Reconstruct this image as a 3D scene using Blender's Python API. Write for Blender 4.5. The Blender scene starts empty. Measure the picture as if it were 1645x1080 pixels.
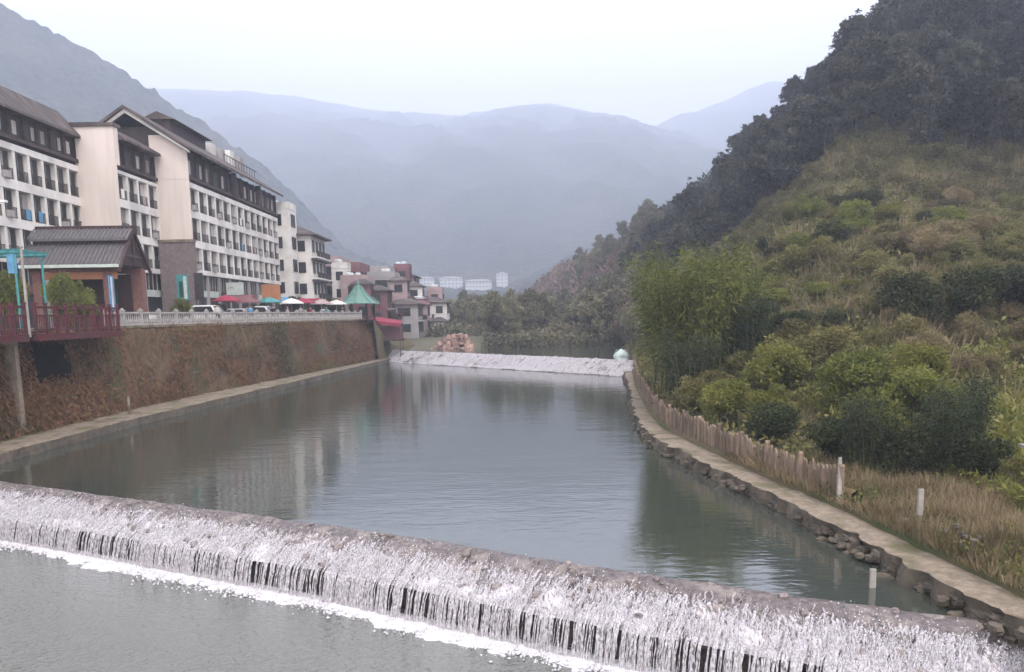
import bpy, math, random
import numpy as np
from mathutils import Vector, Matrix

# ------------------------------------------------------------------ camera, sky, sun, exposure
sc = bpy.context.scene
COL = sc.collection
cam_d = bpy.data.cameras.new('camera'); cam = bpy.data.objects.new('camera', cam_d); COL.objects.link(cam)
cam.matrix_world = Matrix.Translation((0, 0, 0.8)) @ Matrix.Rotation(math.radians(82), 4, 'X') @ Matrix.Rotation(-0.02, 4, 'Z')
cam_d.sensor_width = 36; cam_d.lens = 29.96; cam_d.shift_y = 0.0954
cam_d.clip_start = 0.1; cam_d.clip_end = 9000
sc.camera = cam

world = bpy.data.worlds.new('World'); sc.world = world; world.use_nodes = True
nt = world.node_tree; nt.nodes.clear()
SUN_EL, SUN_AZ = math.radians(52), math.radians(150)      # azimuth clockwise from +Y: behind the camera, to the right
out = nt.nodes.new('ShaderNodeOutputWorld'); bg = nt.nodes.new('ShaderNodeBackground')
sky = nt.nodes.new('ShaderNodeTexSky'); sky.sky_type = 'NISHITA'; sky.sun_disc = False
sky.sun_elevation = SUN_EL; sky.sun_rotation = SUN_AZ; sky.dust_density = 5; sky.air_density = 1.2
hs = nt.nodes.new('ShaderNodeHueSaturation'); hs.inputs['Saturation'].default_value = 0.2
tc = nt.nodes.new('ShaderNodeTexCoord'); mp = nt.nodes.new('ShaderNodeMapping'); mp.inputs['Scale'].default_value = (1, 1, 2.6)
nz = nt.nodes.new('ShaderNodeTexNoise'); nz.inputs['Scale'].default_value = 2.2; nz.inputs['Detail'].default_value = 6
rp = nt.nodes.new('ShaderNodeValToRGB')
rp.color_ramp.elements[0].position = .3; rp.color_ramp.elements[0].color = (11.6, 11.4, 11.6, 1)
rp.color_ramp.elements[1].position = .7; rp.color_ramp.elements[1].color = (13.6, 13.3, 13.1, 1)
mx = nt.nodes.new('ShaderNodeMix'); mx.data_type = 'RGBA'; mx.inputs['Factor'].default_value = .88
L = nt.links.new
L(sky.outputs[0], hs.inputs['Color']); L(tc.outputs['Generated'], mp.inputs[0]); L(mp.outputs[0], nz.inputs[0]); L(nz.outputs[0], rp.inputs[0])
L(hs.outputs[0], mx.inputs['A']); L(rp.outputs[0], mx.inputs['B']); L(mx.outputs['Result'], bg.inputs[0]); L(bg.outputs[0], out.inputs[0])
bg.inputs[1].default_value = 0.15

sun_d = bpy.data.lights.new('sun', 'SUN'); sun = bpy.data.objects.new('sun', sun_d); COL.objects.link(sun)
sun_d.energy = 1.5; sun_d.angle = math.radians(14); sun_d.color = (1, .955, .9)
sdir = Vector((math.sin(SUN_AZ) * math.cos(SUN_EL), math.cos(SUN_AZ) * math.cos(SUN_EL), math.sin(SUN_EL)))
sun.rotation_euler = sdir.to_track_quat('Z', 'Y').to_euler()
sc.view_settings.view_transform = 'Standard'; sc.view_settings.look = 'None'
sc.view_settings.exposure = 0.78; sc.view_settings.gamma = 1; sc.view_settings.use_curve_mapping = False
sc.cycles.use_denoising = True
sc.cycles.max_bounces = 6; sc.cycles.diffuse_bounces = 3; sc.cycles.glossy_bounces = 3; sc.cycles.transmission_bounces = 3
sc.cycles.volume_bounces = 2; sc.cycles.transparent_max_bounces = 14
HAZE_DENSITY = 0.00074

# ------------------------------------------------------------------ helpers
random.seed(4); rng = np.random.default_rng(7)
PZ, WZ, LZ, UZ, KZ = 0.4, -5.7, -7.3, -4.3, -5.2      # promenade, pool, lower pool, upstream water, ledges

def interp(t, pts):
    return float(np.interp(t, [p[0] for p in pts], [p[1] for p in pts]))

def _hash(ix, iy, seed):
    h = (ix.astype(np.int64) * 374761393 + iy.astype(np.int64) * 668265263 + seed * 982451653) & 0x7fffffff
    h = ((h ^ (h >> 13)) * 1274126177) & 0x7fffffff
    return ((h ^ (h >> 16)) & 0xffff) / 65535.0

def vnoise(x, y, seed=0):
    x = np.asarray(x, float); y = np.asarray(y, float)
    ix, iy = np.floor(x), np.floor(y); fx, fy = x - ix, y - iy
    fx = fx * fx * (3 - 2 * fx); fy = fy * fy * (3 - 2 * fy)
    a = _hash(ix, iy, seed); b = _hash(ix + 1, iy, seed); c = _hash(ix, iy + 1, seed); d = _hash(ix + 1, iy + 1, seed)
    return (a + (b - a) * fx) * (1 - fy) + (c + (d - c) * fx) * fy - .5

def fbm(x, y, seed=0, oct=4):
    s, a = 0, 1.
    for o in range(oct):
        s = s + a * vnoise(np.asarray(x) * 2 ** o, np.asarray(y) * 2 ** o, seed + o); a *= .5
    return s

def tag(o, label=None, cat=None, group=None, kind=None):
    if label: o['label'] = label
    if cat: o['category'] = cat
    if group: o['group'] = group
    if kind: o['kind'] = kind
    return o

def empty(name, loc, label=None, cat=None, group=None, rz=0):
    o = bpy.data.objects.new(name, None); COL.objects.link(o); o.location = loc; o.rotation_euler = (0, 0, rz)
    o.empty_display_size = .2
    return tag(o, label, cat, group)

def place(name, me, parent=None, loc=(0, 0, 0), rz=0, scale=None, rot=None):
    o = bpy.data.objects.new(name, me); COL.objects.link(o)
    if parent: o.parent = parent
    o.location = loc; o.rotation_euler = rot if rot else (0, 0, rz)
    if scale is not None: o.scale = scale if hasattr(scale, '__len__') else (scale,) * 3
    return o

class MB:
    def __init__(s): s.v = []; s.f = []; s.m = []
    def add(s, verts, faces, mi=0):
        b = len(s.v); s.v.extend([tuple(p) for p in verts])
        for f in faces: s.f.append([b + i for i in f]); s.m.append(mi)
        return s
    def box(s, x0, x1, y0, y1, z0, z1, mi=0, M=None):
        v = [(x0, y0, z0), (x1, y0, z0), (x1, y1, z0), (x0, y1, z0), (x0, y0, z1), (x1, y0, z1), (x1, y1, z1), (x0, y1, z1)]
        if M is not None: v = [M @ Vector(p) for p in v]
        return s.add(v, [(3, 2, 1, 0), (4, 5, 6, 7), (0, 1, 5, 4), (1, 2, 6, 5), (2, 3, 7, 6), (3, 0, 4, 7)], mi)
    def prism(s, prof, axis, a0, a1, mi=0):
        # prof: (p,q) polygon ccw; axis 'y': prof in x,z ; axis 'x': prof in y,z ; axis 'z': prof in x,y
        def P(p, q, a): return {'y': (p, a, q), 'x': (a, p, q), 'z': (p, q, a)}[axis]
        n = len(prof); v = [P(p, q, a0) for p, q in prof] + [P(p, q, a1) for p, q in prof]
        f = [tuple(range(n))[::-1], tuple(range(n, 2 * n))] + [(i, (i + 1) % n, n + (i + 1) % n, n + i) for i in range(n)]
        return s.add(v, f, mi)
    def tube(s, pts, r, n=6, mi=0, cap=True):
        pts = [Vector(p) for p in pts]; rs = r if hasattr(r, '__len__') else [r] * len(pts)
        v = []; f = []
        for i, p in enumerate(pts):
            d = (pts[min(i + 1, len(pts) - 1)] - pts[max(i - 1, 0)]).normalized()
            a = d.cross(Vector((0, 0, 1)) if abs(d.z) < .9 else Vector((1, 0, 0))).normalized(); b = d.cross(a)
            for k in range(n):
                t = 2 * math.pi * k / n; v.append(p + (a * math.cos(t) + b * math.sin(t)) * rs[i])
        for i in range(len(pts) - 1):
            for k in range(n):
                f.append((i * n + k, i * n + (k + 1) % n, (i + 1) * n + (k + 1) % n, (i + 1) * n + k))
        if cap: f.append(tuple(range(n))); f.append(tuple(range((len(pts) - 1) * n, len(pts) * n))[::-1])
        return s.add(v, f, mi)
    def lathe(s, prof, n=12, c=(0, 0, 0), mi=0):
        v = []; f = []
        for r, z in prof:
            for k in range(n):
                t = 2 * math.pi * k / n; v.append((c[0] + r * math.cos(t), c[1] + r * math.sin(t), c[2] + z))
        for i in range(len(prof) - 1):
            for k in range(n): f.append((i * n + k, i * n + (k + 1) % n, (i + 1) * n + (k + 1) % n, (i + 1) * n + k))
        f.append(tuple(range(n))[::-1]); f.append(tuple(range((len(prof) - 1) * n, len(prof) * n)))
        return s.add(v, f, mi)
    def mesh(s, name, mats, smooth=False):
        me = bpy.data.meshes.new(name); me.from_pydata(s.v, [], s.f)
        for m in (mats if isinstance(mats, (list, tuple)) else [mats]): me.materials.append(m)
        me.polygons.foreach_set('material_index', s.m)
        if smooth: me.polygons.foreach_set('use_smooth', [True] * len(s.f))
        me.update(); return me
    def build(s, name, mats, parent=None, loc=(0, 0, 0), smooth=False, rz=0):
        return place(name, s.mesh(name, mats, smooth), parent, loc, rz)

def quick_mesh(name, V, Q, mat, rnd=None, smooth=False):
    """numpy verts (n,3), faces (m,k)"""
    me = bpy.data.meshes.new(name); V = np.asarray(V, np.float32); Q = np.asarray(Q, np.int32); k = Q.shape[1]
    me.vertices.add(len(V)); me.vertices.foreach_set('co', V.ravel())
    me.loops.add(Q.size); me.loops.foreach_set('vertex_index', Q.ravel())
    me.polygons.add(len(Q)); me.polygons.foreach_set('loop_start', np.arange(0, Q.size, k, dtype=np.int32))
    try: me.polygons.foreach_set('loop_total', np.full(len(Q), k, np.int32))
    except Exception: pass
    if smooth: me.polygons.foreach_set('use_smooth', np.ones(len(Q), bool))
    if rnd is not None:
        a = me.attributes.new('rnd', 'FLOAT', 'POINT'); a.data.foreach_set('value', np.asarray(rnd, np.float32))
    if mat: me.materials.append(mat)
    me.update(calc_edges=True); return me

def grid_mesh(name, X, Y, Z, mat, smooth=True, mask=None):
    n, m = X.shape; V = np.stack([X, Y, Z], -1).reshape(-1, 3)
    i, j = np.meshgrid(np.arange(n - 1), np.arange(m - 1), indexing='ij')
    Q = np.stack([i * m + j, (i + 1) * m + j, (i + 1) * m + j + 1, i * m + j + 1], -1).reshape(-1, 4)
    if mask is not None: Q = Q[mask.reshape(-1)]
    return quick_mesh(name, V, Q, mat, smooth=smooth)

# ------------------------------------------------------------------ materials
def lin(c):
    return tuple(((x / 255) / 12.92 if x / 255 <= .04045 else ((x / 255 + .055) / 1.055) ** 2.4) for x in c)

def pm(name, c1, c2=None, scale=2., rough=.85, bump=0., bscale=None, stretch=(1, 1, 1), detail=6, world=True, lo=.35, hi=.65,
       c3=None, s3=.3, obj_var=0., spec=.3, ramp=None):
    m = bpy.data.materials.new(name); m.use_nodes = True; t = m.node_tree; N = t.nodes; K = t.links.new
    b = N['Principled BSDF']; b.inputs['Roughness'].default_value = rough; b.inputs['Specular IOR Level'].default_value = spec
    if c2 is None: c2 = tuple(x * .7 for x in c1)
    if world: co = N.new('ShaderNodeNewGeometry').outputs['Position']
    else: co = N.new('ShaderNodeTexCoord').outputs['Object']
    mpn = N.new('ShaderNodeMapping'); mpn.inputs['Scale'].default_value = stretch; K(co, mpn.inputs[0])
    n1 = N.new('ShaderNodeTexNoise'); n1.inputs['Scale'].default_value = scale; n1.inputs['Detail'].default_value = detail; n1.inputs['Roughness'].default_value = .65
    K(mpn.outputs[0], n1.inputs[0])
    r = N.new('ShaderNodeValToRGB'); r.color_ramp.elements[0].position = lo; r.color_ramp.elements[1].position = hi
    r.color_ramp.elements[0].color = (*c1, 1); r.color_ramp.elements[1].color = (*c2, 1)
    K(n1.outputs[0], r.inputs[0]); cur = r.outputs[0]
    if c3 is not None:
        n2 = N.new('ShaderNodeTexNoise'); n2.inputs['Scale'].default_value = s3; n2.inputs['Detail'].default_value = 5
        K(mpn.outputs[0], n2.inputs[0])
        r2 = N.new('ShaderNodeValToRGB'); r2.color_ramp.elements[0].position = .5; r2.color_ramp.elements[1].position = .64
        K(n2.outputs[0], r2.inputs[0])
        x = N.new('ShaderNodeMix'); x.data_type = 'RGBA'; K(r2.outputs[0], x.inputs['Factor']); K(cur, x.inputs['A']); x.inputs['B'].default_value = (*c3, 1)
        cur = x.outputs['Result']
    if obj_var:
        oi = N.new('ShaderNodeObjectInfo'); mr = N.new('ShaderNodeMapRange'); mr.inputs['To Min'].default_value = 1 - obj_var; mr.inputs['To Max'].default_value = 1 + obj_var
        K(oi.outputs['Random'], mr.inputs[0]); h = N.new('ShaderNodeHueSaturation'); K(mr.outputs[0], h.inputs['Value']); K(cur, h.inputs['Color']); cur = h.outputs[0]
    K(cur, b.inputs['Base Color'])
    if bump:
        n3 = N.new('ShaderNodeTexNoise'); n3.inputs['Scale'].default_value = bscale or scale * 3; n3.inputs['Detail'].default_value = 5; K(mpn.outputs[0], n3.inputs[0])
        bp = N.new('ShaderNodeBump'); bp.inputs['Strength'].default_value = 1; bp.inputs['Distance'].default_value = bump
        K(n3.outputs[0], bp.inputs['Height']); K(bp.outputs[0], b.inputs['Normal'])
    return m

def foammat(name, lo, hi):
    m = pm(name, (.6, .56, .585), (.42, .385, .4), 6, .5, spec=.4); t = m.node_tree; N = t.nodes; K = t.links.new
    g = N.new('ShaderNodeNewGeometry'); mpn = N.new('ShaderNodeMapping'); mpn.inputs['Scale'].default_value = (16, 16, 5); K(g.outputs['Position'], mpn.inputs[0])
    n = N.new('ShaderNodeTexNoise'); n.inputs['Scale'].default_value = 1.5; n.inputs['Detail'].default_value = 5; K(mpn.outputs[0], n.inputs[0])
    r = N.new('ShaderNodeMapRange'); r.inputs['From Min'].default_value = .35; r.inputs['From Max'].default_value = .6; r.inputs['To Min'].default_value = lo - .35; r.inputs['To Max'].default_value = hi; K(n.outputs[0], r.inputs[0])
    tr = N.new('ShaderNodeBsdfTransparent'); ms = N.new('ShaderNodeMixShader'); K(r.outputs[0], ms.inputs[0]); K(tr.outputs[0], ms.inputs[1]); K(N['Principled BSDF'].outputs[0], ms.inputs[2]); K(ms.outputs[0], N['Material Output'].inputs[0])
    return m

def crestmat():
    m = pm('wet_weir_stone_with_foam', (.17, .135, .128), (.06, .048, .047), 6, .35, bump=.09, bscale=9, spec=.5, c3=(.22, .18, .16), s3=2.2, detail=9)
    t = m.node_tree; N = t.nodes; K = t.links.new; b = N['Principled BSDF']; src = b.inputs['Base Color'].links[0].from_socket
    at = N.new('ShaderNodeAttribute'); at.attribute_name = 'rnd'
    g = N.new('ShaderNodeNewGeometry'); mpn = N.new('ShaderNodeMapping'); mpn.inputs['Rotation'].default_value = (0, 0, math.radians(30)); mpn.inputs['Scale'].default_value = (9, 2.6, 5); K(g.outputs['Position'], mpn.inputs[0])
    n = N.new('ShaderNodeTexNoise'); n.inputs['Scale'].default_value = 1.6; n.inputs['Detail'].default_value = 8; n.inputs['Roughness'].default_value = .7; K(mpn.outputs[0], n.inputs[0])
    a = N.new('ShaderNodeMath'); a.operation = 'ADD'; K(n.outputs[0], a.inputs[0]); K(at.outputs['Fac'], a.inputs[1])
    r = N.new('ShaderNodeValToRGB'); r.color_ramp.elements[0].position = .86; r.color_ramp.elements[1].position = .98; K(a.outputs[0], r.inputs[0])
    x = N.new('ShaderNodeMix'); x.data_type = 'RGBA'; K(r.outputs[0], x.inputs['Factor']); K(src, x.inputs['A']); x.inputs['B'].default_value = (.54, .5, .52, 1); K(x.outputs['Result'], b.inputs['Base Color'])
    return m

def leafmat(name, cols, transl=.25, obj_var=.15, hue_var=.0):
    """cols: list of leaf colours picked by the per-leaf random attribute"""
    m = bpy.data.materials.new(name); m.use_nodes = True; t = m.node_tree; N = t.nodes; K = t.links.new
    b = N['Principled BSDF']; b.inputs['Roughness'].default_value = .65; b.inputs['Specular IOR Level'].default_value = .2
    at = N.new('ShaderNodeAttribute'); at.attribute_name = 'rnd'
    r = N.new('ShaderNodeValToRGB'); e = r.color_ramp.elements
    while len(e) < len(cols): e.new(.5)
    for i, c in enumerate(cols): e[i].position = i / (len(cols) - 1); e[i].color = (*c, 1)
    K(at.outputs['Fac'], r.inputs[0]); cur = r.outputs[0]
    oi = N.new('ShaderNodeObjectInfo'); h = N.new('ShaderNodeHueSaturation')
    mr = N.new('ShaderNodeMapRange'); mr.inputs['To Min'].default_value = 1 - obj_var; mr.inputs['To Max'].default_value = 1 + obj_var; K(oi.outputs['Random'], mr.inputs[0]); K(mr.outputs[0], h.inputs['Value'])
    if hue_var:
        mt = N.new('ShaderNodeMath'); mt.operation = 'MULTIPLY'; mt.inputs[1].default_value = 7.31; K(oi.outputs['Random'], mt.inputs[0])
        fr = N.new('ShaderNodeMath'); fr.operation = 'FRACT'; K(mt.outputs[0], fr.inputs[0])
        m2 = N.new('ShaderNodeMapRange'); m2.inputs['To Min'].default_value = .5 - hue_var; m2.inputs['To Max'].default_value = .5 + hue_var * .6; K(fr.outputs[0], m2.inputs[0]); K(m2.outputs[0], h.inputs['Hue'])
    K(cur, h.inputs['Color']); K(h.outputs[0], b.inputs['Base Color'])
    tr = N.new('ShaderNodeBsdfTranslucent'); K(h.outputs[0], tr.inputs[0]); ms = N.new('ShaderNodeMixShader'); ms.inputs[0].default_value = transl
    K(b.outputs[0], ms.inputs[1]); K(tr.outputs[0], ms.inputs[2]); K(ms.outputs[0], N['Material Output'].inputs[0])
    return m

def watermat(name, base, rough, s1, d1, s2, d2, stretch=(1, 1, 1), rot=0., ior=1.33):
    m = bpy.data.materials.new(name); m.use_nodes = True; t = m.node_tree; N = t.nodes; K = t.links.new
    b = N['Principled BSDF']; b.inputs['Base Color'].default_value = (*base, 1); b.inputs['Roughness'].default_value = rough; b.inputs['IOR'].default_value = ior
    b.inputs['Specular IOR Level'].default_value = .5
    g = N.new('ShaderNodeNewGeometry'); mpn = N.new('ShaderNodeMapping'); mpn.inputs['Scale'].default_value = stretch; mpn.inputs['Rotation'].default_value = (0, 0, rot); K(g.outputs['Position'], mpn.inputs[0])
    prev = None
    for s, d in ((s1, d1), (s2, d2)):
        n = N.new('ShaderNodeTexNoise'); n.inputs['Scale'].default_value = s; n.inputs['Detail'].default_value = 3; K(mpn.outputs[0], n.inputs[0])
        bp = N.new('ShaderNodeBump'); bp.inputs['Distance'].default_value = d; bp.inputs['Strength'].default_value = 1; K(n.outputs[0], bp.inputs['Height'])
        if prev: K(prev.outputs[0], bp.inputs['Normal'])
        prev = bp
    K(prev.outputs[0], b.inputs['Normal'])
    return m

MT = {}
MT['cream'] = pm('cream_render', (.72, .61, .55), (.65, .55, .49), .6, .9, stretch=(1, 1, .12), c3=(.56, .475, .425), s3=.5)
MT['white'] = pm('white_render', (.72, .68, .64), (.6, .56, .52), .8, .9, c3=(.5, .47, .44), s3=.3)
MT['brownwood'] = pm('dark_timber', (.045, .03, .028), (.07, .048, .045), 1.5, .7, obj_var=.2)
MT['rooftile'] = pm('dark_roof_tile', (.085, .065, .06), (.05, .04, .04), 2.5, .8, stretch=(1, 4, 1), c3=(.13, .1, .09), s3=.4)
MT['glass'] = pm('window_glass', (.02, .021, .022), (.045, .04, .04), .7, .3, spec=.2, obj_var=.4)
MT['curtain'] = pm('curtain_cloth', (.42, .38, .35), (.26, .23, .21), 1.5, .9, stretch=(6, 6, .5), obj_var=.3)
MT['darkmetal'] = pm('dark_metal', (.03, .026, .026), (.05, .042, .04), 5, .5)
MT['stone'] = pm('stone_cladding', (.2, .155, .145), (.14, .11, .105), 3, .9, bump=.03)
MT['greytile'] = pm('grey_tile', (.125, .11, .112), (.08, .073, .075), 2, .7, stretch=(5, 1, 1))
MT['darkwood'] = pm('old_timber', (.06, .03, .025), (.035, .02, .02), 4, .7)
MT['redwood'] = pm('red_painted_timber', (.11, .022, .027), (.06, .016, .018), 4, .6, c3=(.05, .027, .027), s3=1.2)
MT['brickred'] = pm('red_brick', (.22, .105, .085), (.14, .07, .06), 5, .9)
MT['teal'] = pm('teal_paint', (.045, .19, .19), (.06, .24, .24), 3, .5)
MT['blue'] = pm('blue_paint', (.08, .2, .36), (.12, .3, .45), 3, .5)
MT['palesign'] = pm('pale_sign', (.5, .53, .48), (.36, .4, .36), 3, .6)
MT['orange'] = pm('orange_sign', (.42, .18, .08), (.33, .14, .07), 2, .6)
MT['concrete'] = pm('concrete', (.27, .215, .16), (.15, .115, .083), 4.5, .9, bump=.04, bscale=14, c3=(.11, .095, .05), s3=.9, detail=9)
MT['balustrade'] = pm('white_stone', (.42, .385, .36), (.28, .255, .24), 3, .85)
MT['paving'] = pm('paving', (.24, .22, .2), (.17, .155, .145), .8, .9)
MT['carwhite'] = pm('white_car_paint', (.78, .78, .76), (.72, .72, .7), 1, .25, spec=.5, world=False)
MT['carlilac'] = pm('silver_car_paint', (.5, .47, .52), (.45, .43, .47), 1, .25, spec=.5, world=False)
MT['tyre'] = pm('rubber', (.015, .015, .015), (.025, .025, .025), 5, .8)
MT['chrome'] = pm('wheel_metal', (.4, .4, .4), (.3, .3, .3), 5, .4)
MT['lamp'] = pm('lamp_glass', (.75, .73, .7), (.6, .6, .58), 5, .2)
MT['tail'] = pm('red_lens', (.4, .02, .02), (.3, .02, .02), 5, .2)
MT['bark'] = pm('bark', (.09, .07, .055), (.05, .04, .033), 6, .95, stretch=(1, 1, .3), bump=.02, world=False)
MT['wallrock'] = pm('retaining_wall_stone', (.15, .09, .05), (.068, .045, .025), 1.8, .95, bump=.12, bscale=4, stretch=(1, 1, .35), c3=(.07, .07, .03), s3=.28)
MT['wetstone'] = pm('wet_weir_stone', (.22, .175, .165), (.1, .08, .078), 3.2, .3, bump=.06, bscale=9, spec=.5, c3=(.28, .23, .2), s3=1.2)
MT['darkstone'] = pm('dark_wet_stone', (.1, .078, .07), (.045, .036, .034), 3.5, .4, bump=.05, spec=.5)
MT['culvert'] = pm('culvert_painted_shade', (.02, .019, .016), (.012, .011, .01), 2, .9)  # near-black colour paints the shade inside the culvert mouth
MT['foam'] = foammat('white_water', .55, .95)
MT['foamsolid'] = pm('foam', (.66, .63, .65), (.5, .47, .49), 6, .7, bump=.05, bscale=9)
MT['hill'] = pm('hillside_soil', (.085, .075, .035), (.12, .085, .05), .5, .95, bump=.2, bscale=2, c3=(.055, .065, .025), s3=.12)
MT['earth'] = pm('bank_earth', (.17, .115, .06), (.1, .07, .04), .9, .95, bump=.06, c3=(.2, .13, .06), s3=.4)
MT['valley'] = pm('valley_ground', (.11, .1, .06), (.07, .07, .045), .08, .95, c3=(.16, .13, .1), s3=.03)
MT['mountain'] = pm('forested_mountain', (.012, .022, .02), (.036, .046, .034), .09, .95, c3=(.055, .055, .04), s3=.014, bump=5, bscale=.16, detail=9)
MT['plaster_pink'] = pm('pink_plaster', (.4, .3, .29), (.3, .22, .215), .6, .9)
MT['plaster_red'] = pm('maroon_plaster', (.2, .09, .095), (.15, .075, .08), .6, .9)
MT['plaster_grey'] = pm('grey_plaster', (.35, .32, .31), (.26, .24, .23), .6, .9)
MT['greenroof'] = pm('green_glazed_tile', (.1, .21, .175), (.15, .26, .22), 2, .5)
MT['red'] = pm('red_cloth', (.3, .03, .06), (.22, .03, .055), 2, .8)
MT['salmon'] = pm('salmon_stone', (.42, .28, .23), (.27, .17, .14), 1.5, .9, obj_var=.45)
MT['rock'] = pm('river_rock', (.12, .095, .07), (.055, .047, .037), 2.5, .9, bump=.04, obj_var=.3)
MT['fence'] = pm('weathered_fence', (.23, .165, .12), (.13, .095, .07), 5, .9, stretch=(1, 1, .3), obj_var=.35)
MT['greywood'] = pm('pale_post', (.34, .31, .28), (.24, .215, .19), 4, .85)
MT['gauge'] = pm('white_painted_post', (.78, .76, .74), (.62, .6, .58), 3, .7)
MT['tent'] = pm('pale_tent_cloth', (.55, .62, .58), (.42, .52, .48), 1, .8)
MT['skin'] = pm('skin', (.45, .28, .2), (.4, .25, .18), 3, .6)
MT['blackcloth'] = pm('black_cloth', (.012, .012, .015), (.02, .02, .022), 3, .9)
MT['hair'] = pm('hair', (.01, .008, .007), (.02, .015, .012), 3, .6)
MT['jeans'] = pm('denim', (.04, .05, .09), (.03, .04, .07), 3, .9)
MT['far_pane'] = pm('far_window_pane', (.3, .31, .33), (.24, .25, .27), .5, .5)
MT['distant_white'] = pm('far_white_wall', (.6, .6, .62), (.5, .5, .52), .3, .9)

MT['crest'] = crestmat()
MT['water'] = watermat('river_water', (.042, .048, .038), .05, .5, .015, 2.6, .007, stretch=(.6, 1.5, 1), rot=.2, ior=2.6)
MT['water_low'] = watermat('lower_river_water', (.15, .152, .138), .08, 1.5, .17, 6., .17, stretch=(1, 1.4, 1), rot=.5, ior=1.5)

LM = {}
LM['bamboo'] = leafmat('bamboo_leaf', [(.036, .048, .012), (.105, .122, .024), (.2, .2, .045)], .3, .2, .012)
LM['bamboo_dark'] = leafmat('dark_bamboo_leaf', [(.014, .02, .01), (.028, .038, .016), (.052, .062, .024)], .22, .2, .01)
LM['yellow'] = leafmat('yellow_green_leaf', [(.07, .085, .02), (.15, .16, .035), (.22, .21, .05)], .3, .2, .02)
LM['olive'] = leafmat('olive_shrub_leaf', [(.065, .063, .022), (.135, .125, .042), (.21, .185, .07)], .28, .3, .012)
LM['brown'] = leafmat('dry_shrub_leaf', [(.1, .085, .04), (.19, .155, .075), (.27, .21, .11)], .25, .25, .01)
LM['green'] = leafmat('green_shrub_leaf', [(.02, .026, .011), (.042, .052, .018), (.078, .086, .03)], .22, .3, .015)
LM['forest'] = leafmat('forest_leaf', [(.008, .01, .01), (.022, .026, .021), (.05, .05, .036), (.085, .075, .055)], .15, .6, .05)
LM['willow'] = leafmat('valley_tree_leaf', [(.075, .075, .042), (.15, .14, .08), (.23, .205, .125)], .22, .35, .02)
LM['russet'] = leafmat('russet_leaf', [(.1, .07, .05), (.19, .13, .1), (.27, .19, .15)], .2, .3, .015)
LM['creeper'] = leafmat('creeper_leaf', [(.05, .05, .018), (.145, .078, .036), (.2, .095, .05), (.14, .12, .045)], .15, 0)
LM['drygrass'] = leafmat('dry_grass_blade', [(.11, .088, .045), (.2, .15, .085), (.29, .22, .13)], .3, 0)
LM['grass'] = leafmat('grass_blade', [(.05, .06, .018), (.11, .115, .03), (.17, .15, .05)], .3, 0)

# ------------------------------------------------------------------ foliage generators
def unit(n, r=rng):
    v = r.normal(size=(n, 3)); return v / np.linalg.norm(v, axis=1, keepdims=True)

def leaf_quads(P, D, Ls, Ws, r=rng):
    """one bent rhombus per leaf at P along D"""
    n = len(P); D = D / np.linalg.norm(D, axis=1, keepdims=True)
    S = np.cross(D, unit(n, r)); S /= np.linalg.norm(S, axis=1, keepdims=True) + 1e-9
    Ls = np.broadcast_to(Ls, (n,))[:, None]; Ws = np.broadcast_to(Ws, (n,))[:, None]
    mid = P + D * Ls * .45
    V = np.stack([P, mid + S * Ws * .5, P + D * Ls, mid - S * Ws * .5], 1).reshape(-1, 3)
    Q = np.arange(4 * n).reshape(n, 4)
    return V, Q

def clump_leaves(clumps, n, L, W, outward=.6, up=.25, r=rng, shell=.5, crnd=.55):
    C = np.array([c[:3] for c in clumps]); R = np.array([c[3] for c in clumps])
    w = R ** 2; idx = r.choice(len(C), n, p=w / w.sum()); u = unit(n, r)
    P = C[idx] + u * (R[idx] * (shell + (1 - shell) * r.random(n)) )[:, None] * np.array([1, 1, .8])
    D = u * outward + unit(n, r) + np.array([0, 0, up])
    V, Q = leaf_quads(P, D, L * (.6 + .8 * r.random(n)), W * (.6 + .8 * r.random(n)), r)
    cr = r.random(len(C)); rnd = np.clip(cr[idx] * crnd + r.random(n) * (1 - crnd), 0, 1)
    return V, Q, np.repeat(rnd, 4)

def bush_mesh(name, mat, seed, rx=1., rz=1., nclump=26, n=2600, L=.16, W=.09, cr=(.22, .42), up=.25):
    """a rounded, broken bush of radius rx and height 2*rz sitting on z=0"""
    r = np.random.default_rng(seed); cl = []
    for k in range(nclump):
        u = unit(1, r)[0]; u[2] = abs(u[2]) if r.random() < .8 else u[2]
        q = r.random() ** .45
        cl.append((u[0] * rx * q * .8, u[1] * rx * q * .8, rz * (.75 + u[2] * q * .95), rx * r.uniform(*cr)))
    V, Q, R = clump_leaves(cl, n, L, W, up=up, r=r)
    V[:, 2] = np.maximum(V[:, 2], .02)
    return quick_mesh(name, V, Q, mat, R)

def crown_mesh(name, mat, seed, h, rad, base, kind='broad', n=3200, L=.42, W=.3):
    r = np.random.default_rng(seed); cl = []
    if kind == 'broad':
        for k in range(24):
            u = unit(1, r)[0]; q = r.random() ** .4
            zc = base + (h - base) * .5; hz = (h - base) * .5
            cl.append((u[0] * rad * q * .85, u[1] * rad * q * .85, zc + u[2] * hz * q * .85, rad * r.uniform(.2, .4)))
    else:
        nl = 11
        for k in range(nl):
            t = k / (nl - 1); z = base + (h - base) * t; R = rad * (1 - t) ** .8 + .15
            m = max(2, int(6 * (1 - t)) + 1); a0 = r.random() * 6.3
            for j in range(m):
                a = a0 + j * 6.283 / m + r.uniform(-.3, .3); q = r.uniform(.35, .85)
                cl.append((R * q * math.cos(a), R * q * math.sin(a), z + r.uniform(-.3, .3), R * r.uniform(.25, .42) + .12))
    V, Q, RR = clump_leaves(cl, n, L, W, up=.1, r=r, shell=.35)
    return quick_mesh(name, V, Q, mat, RR), cl

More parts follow.
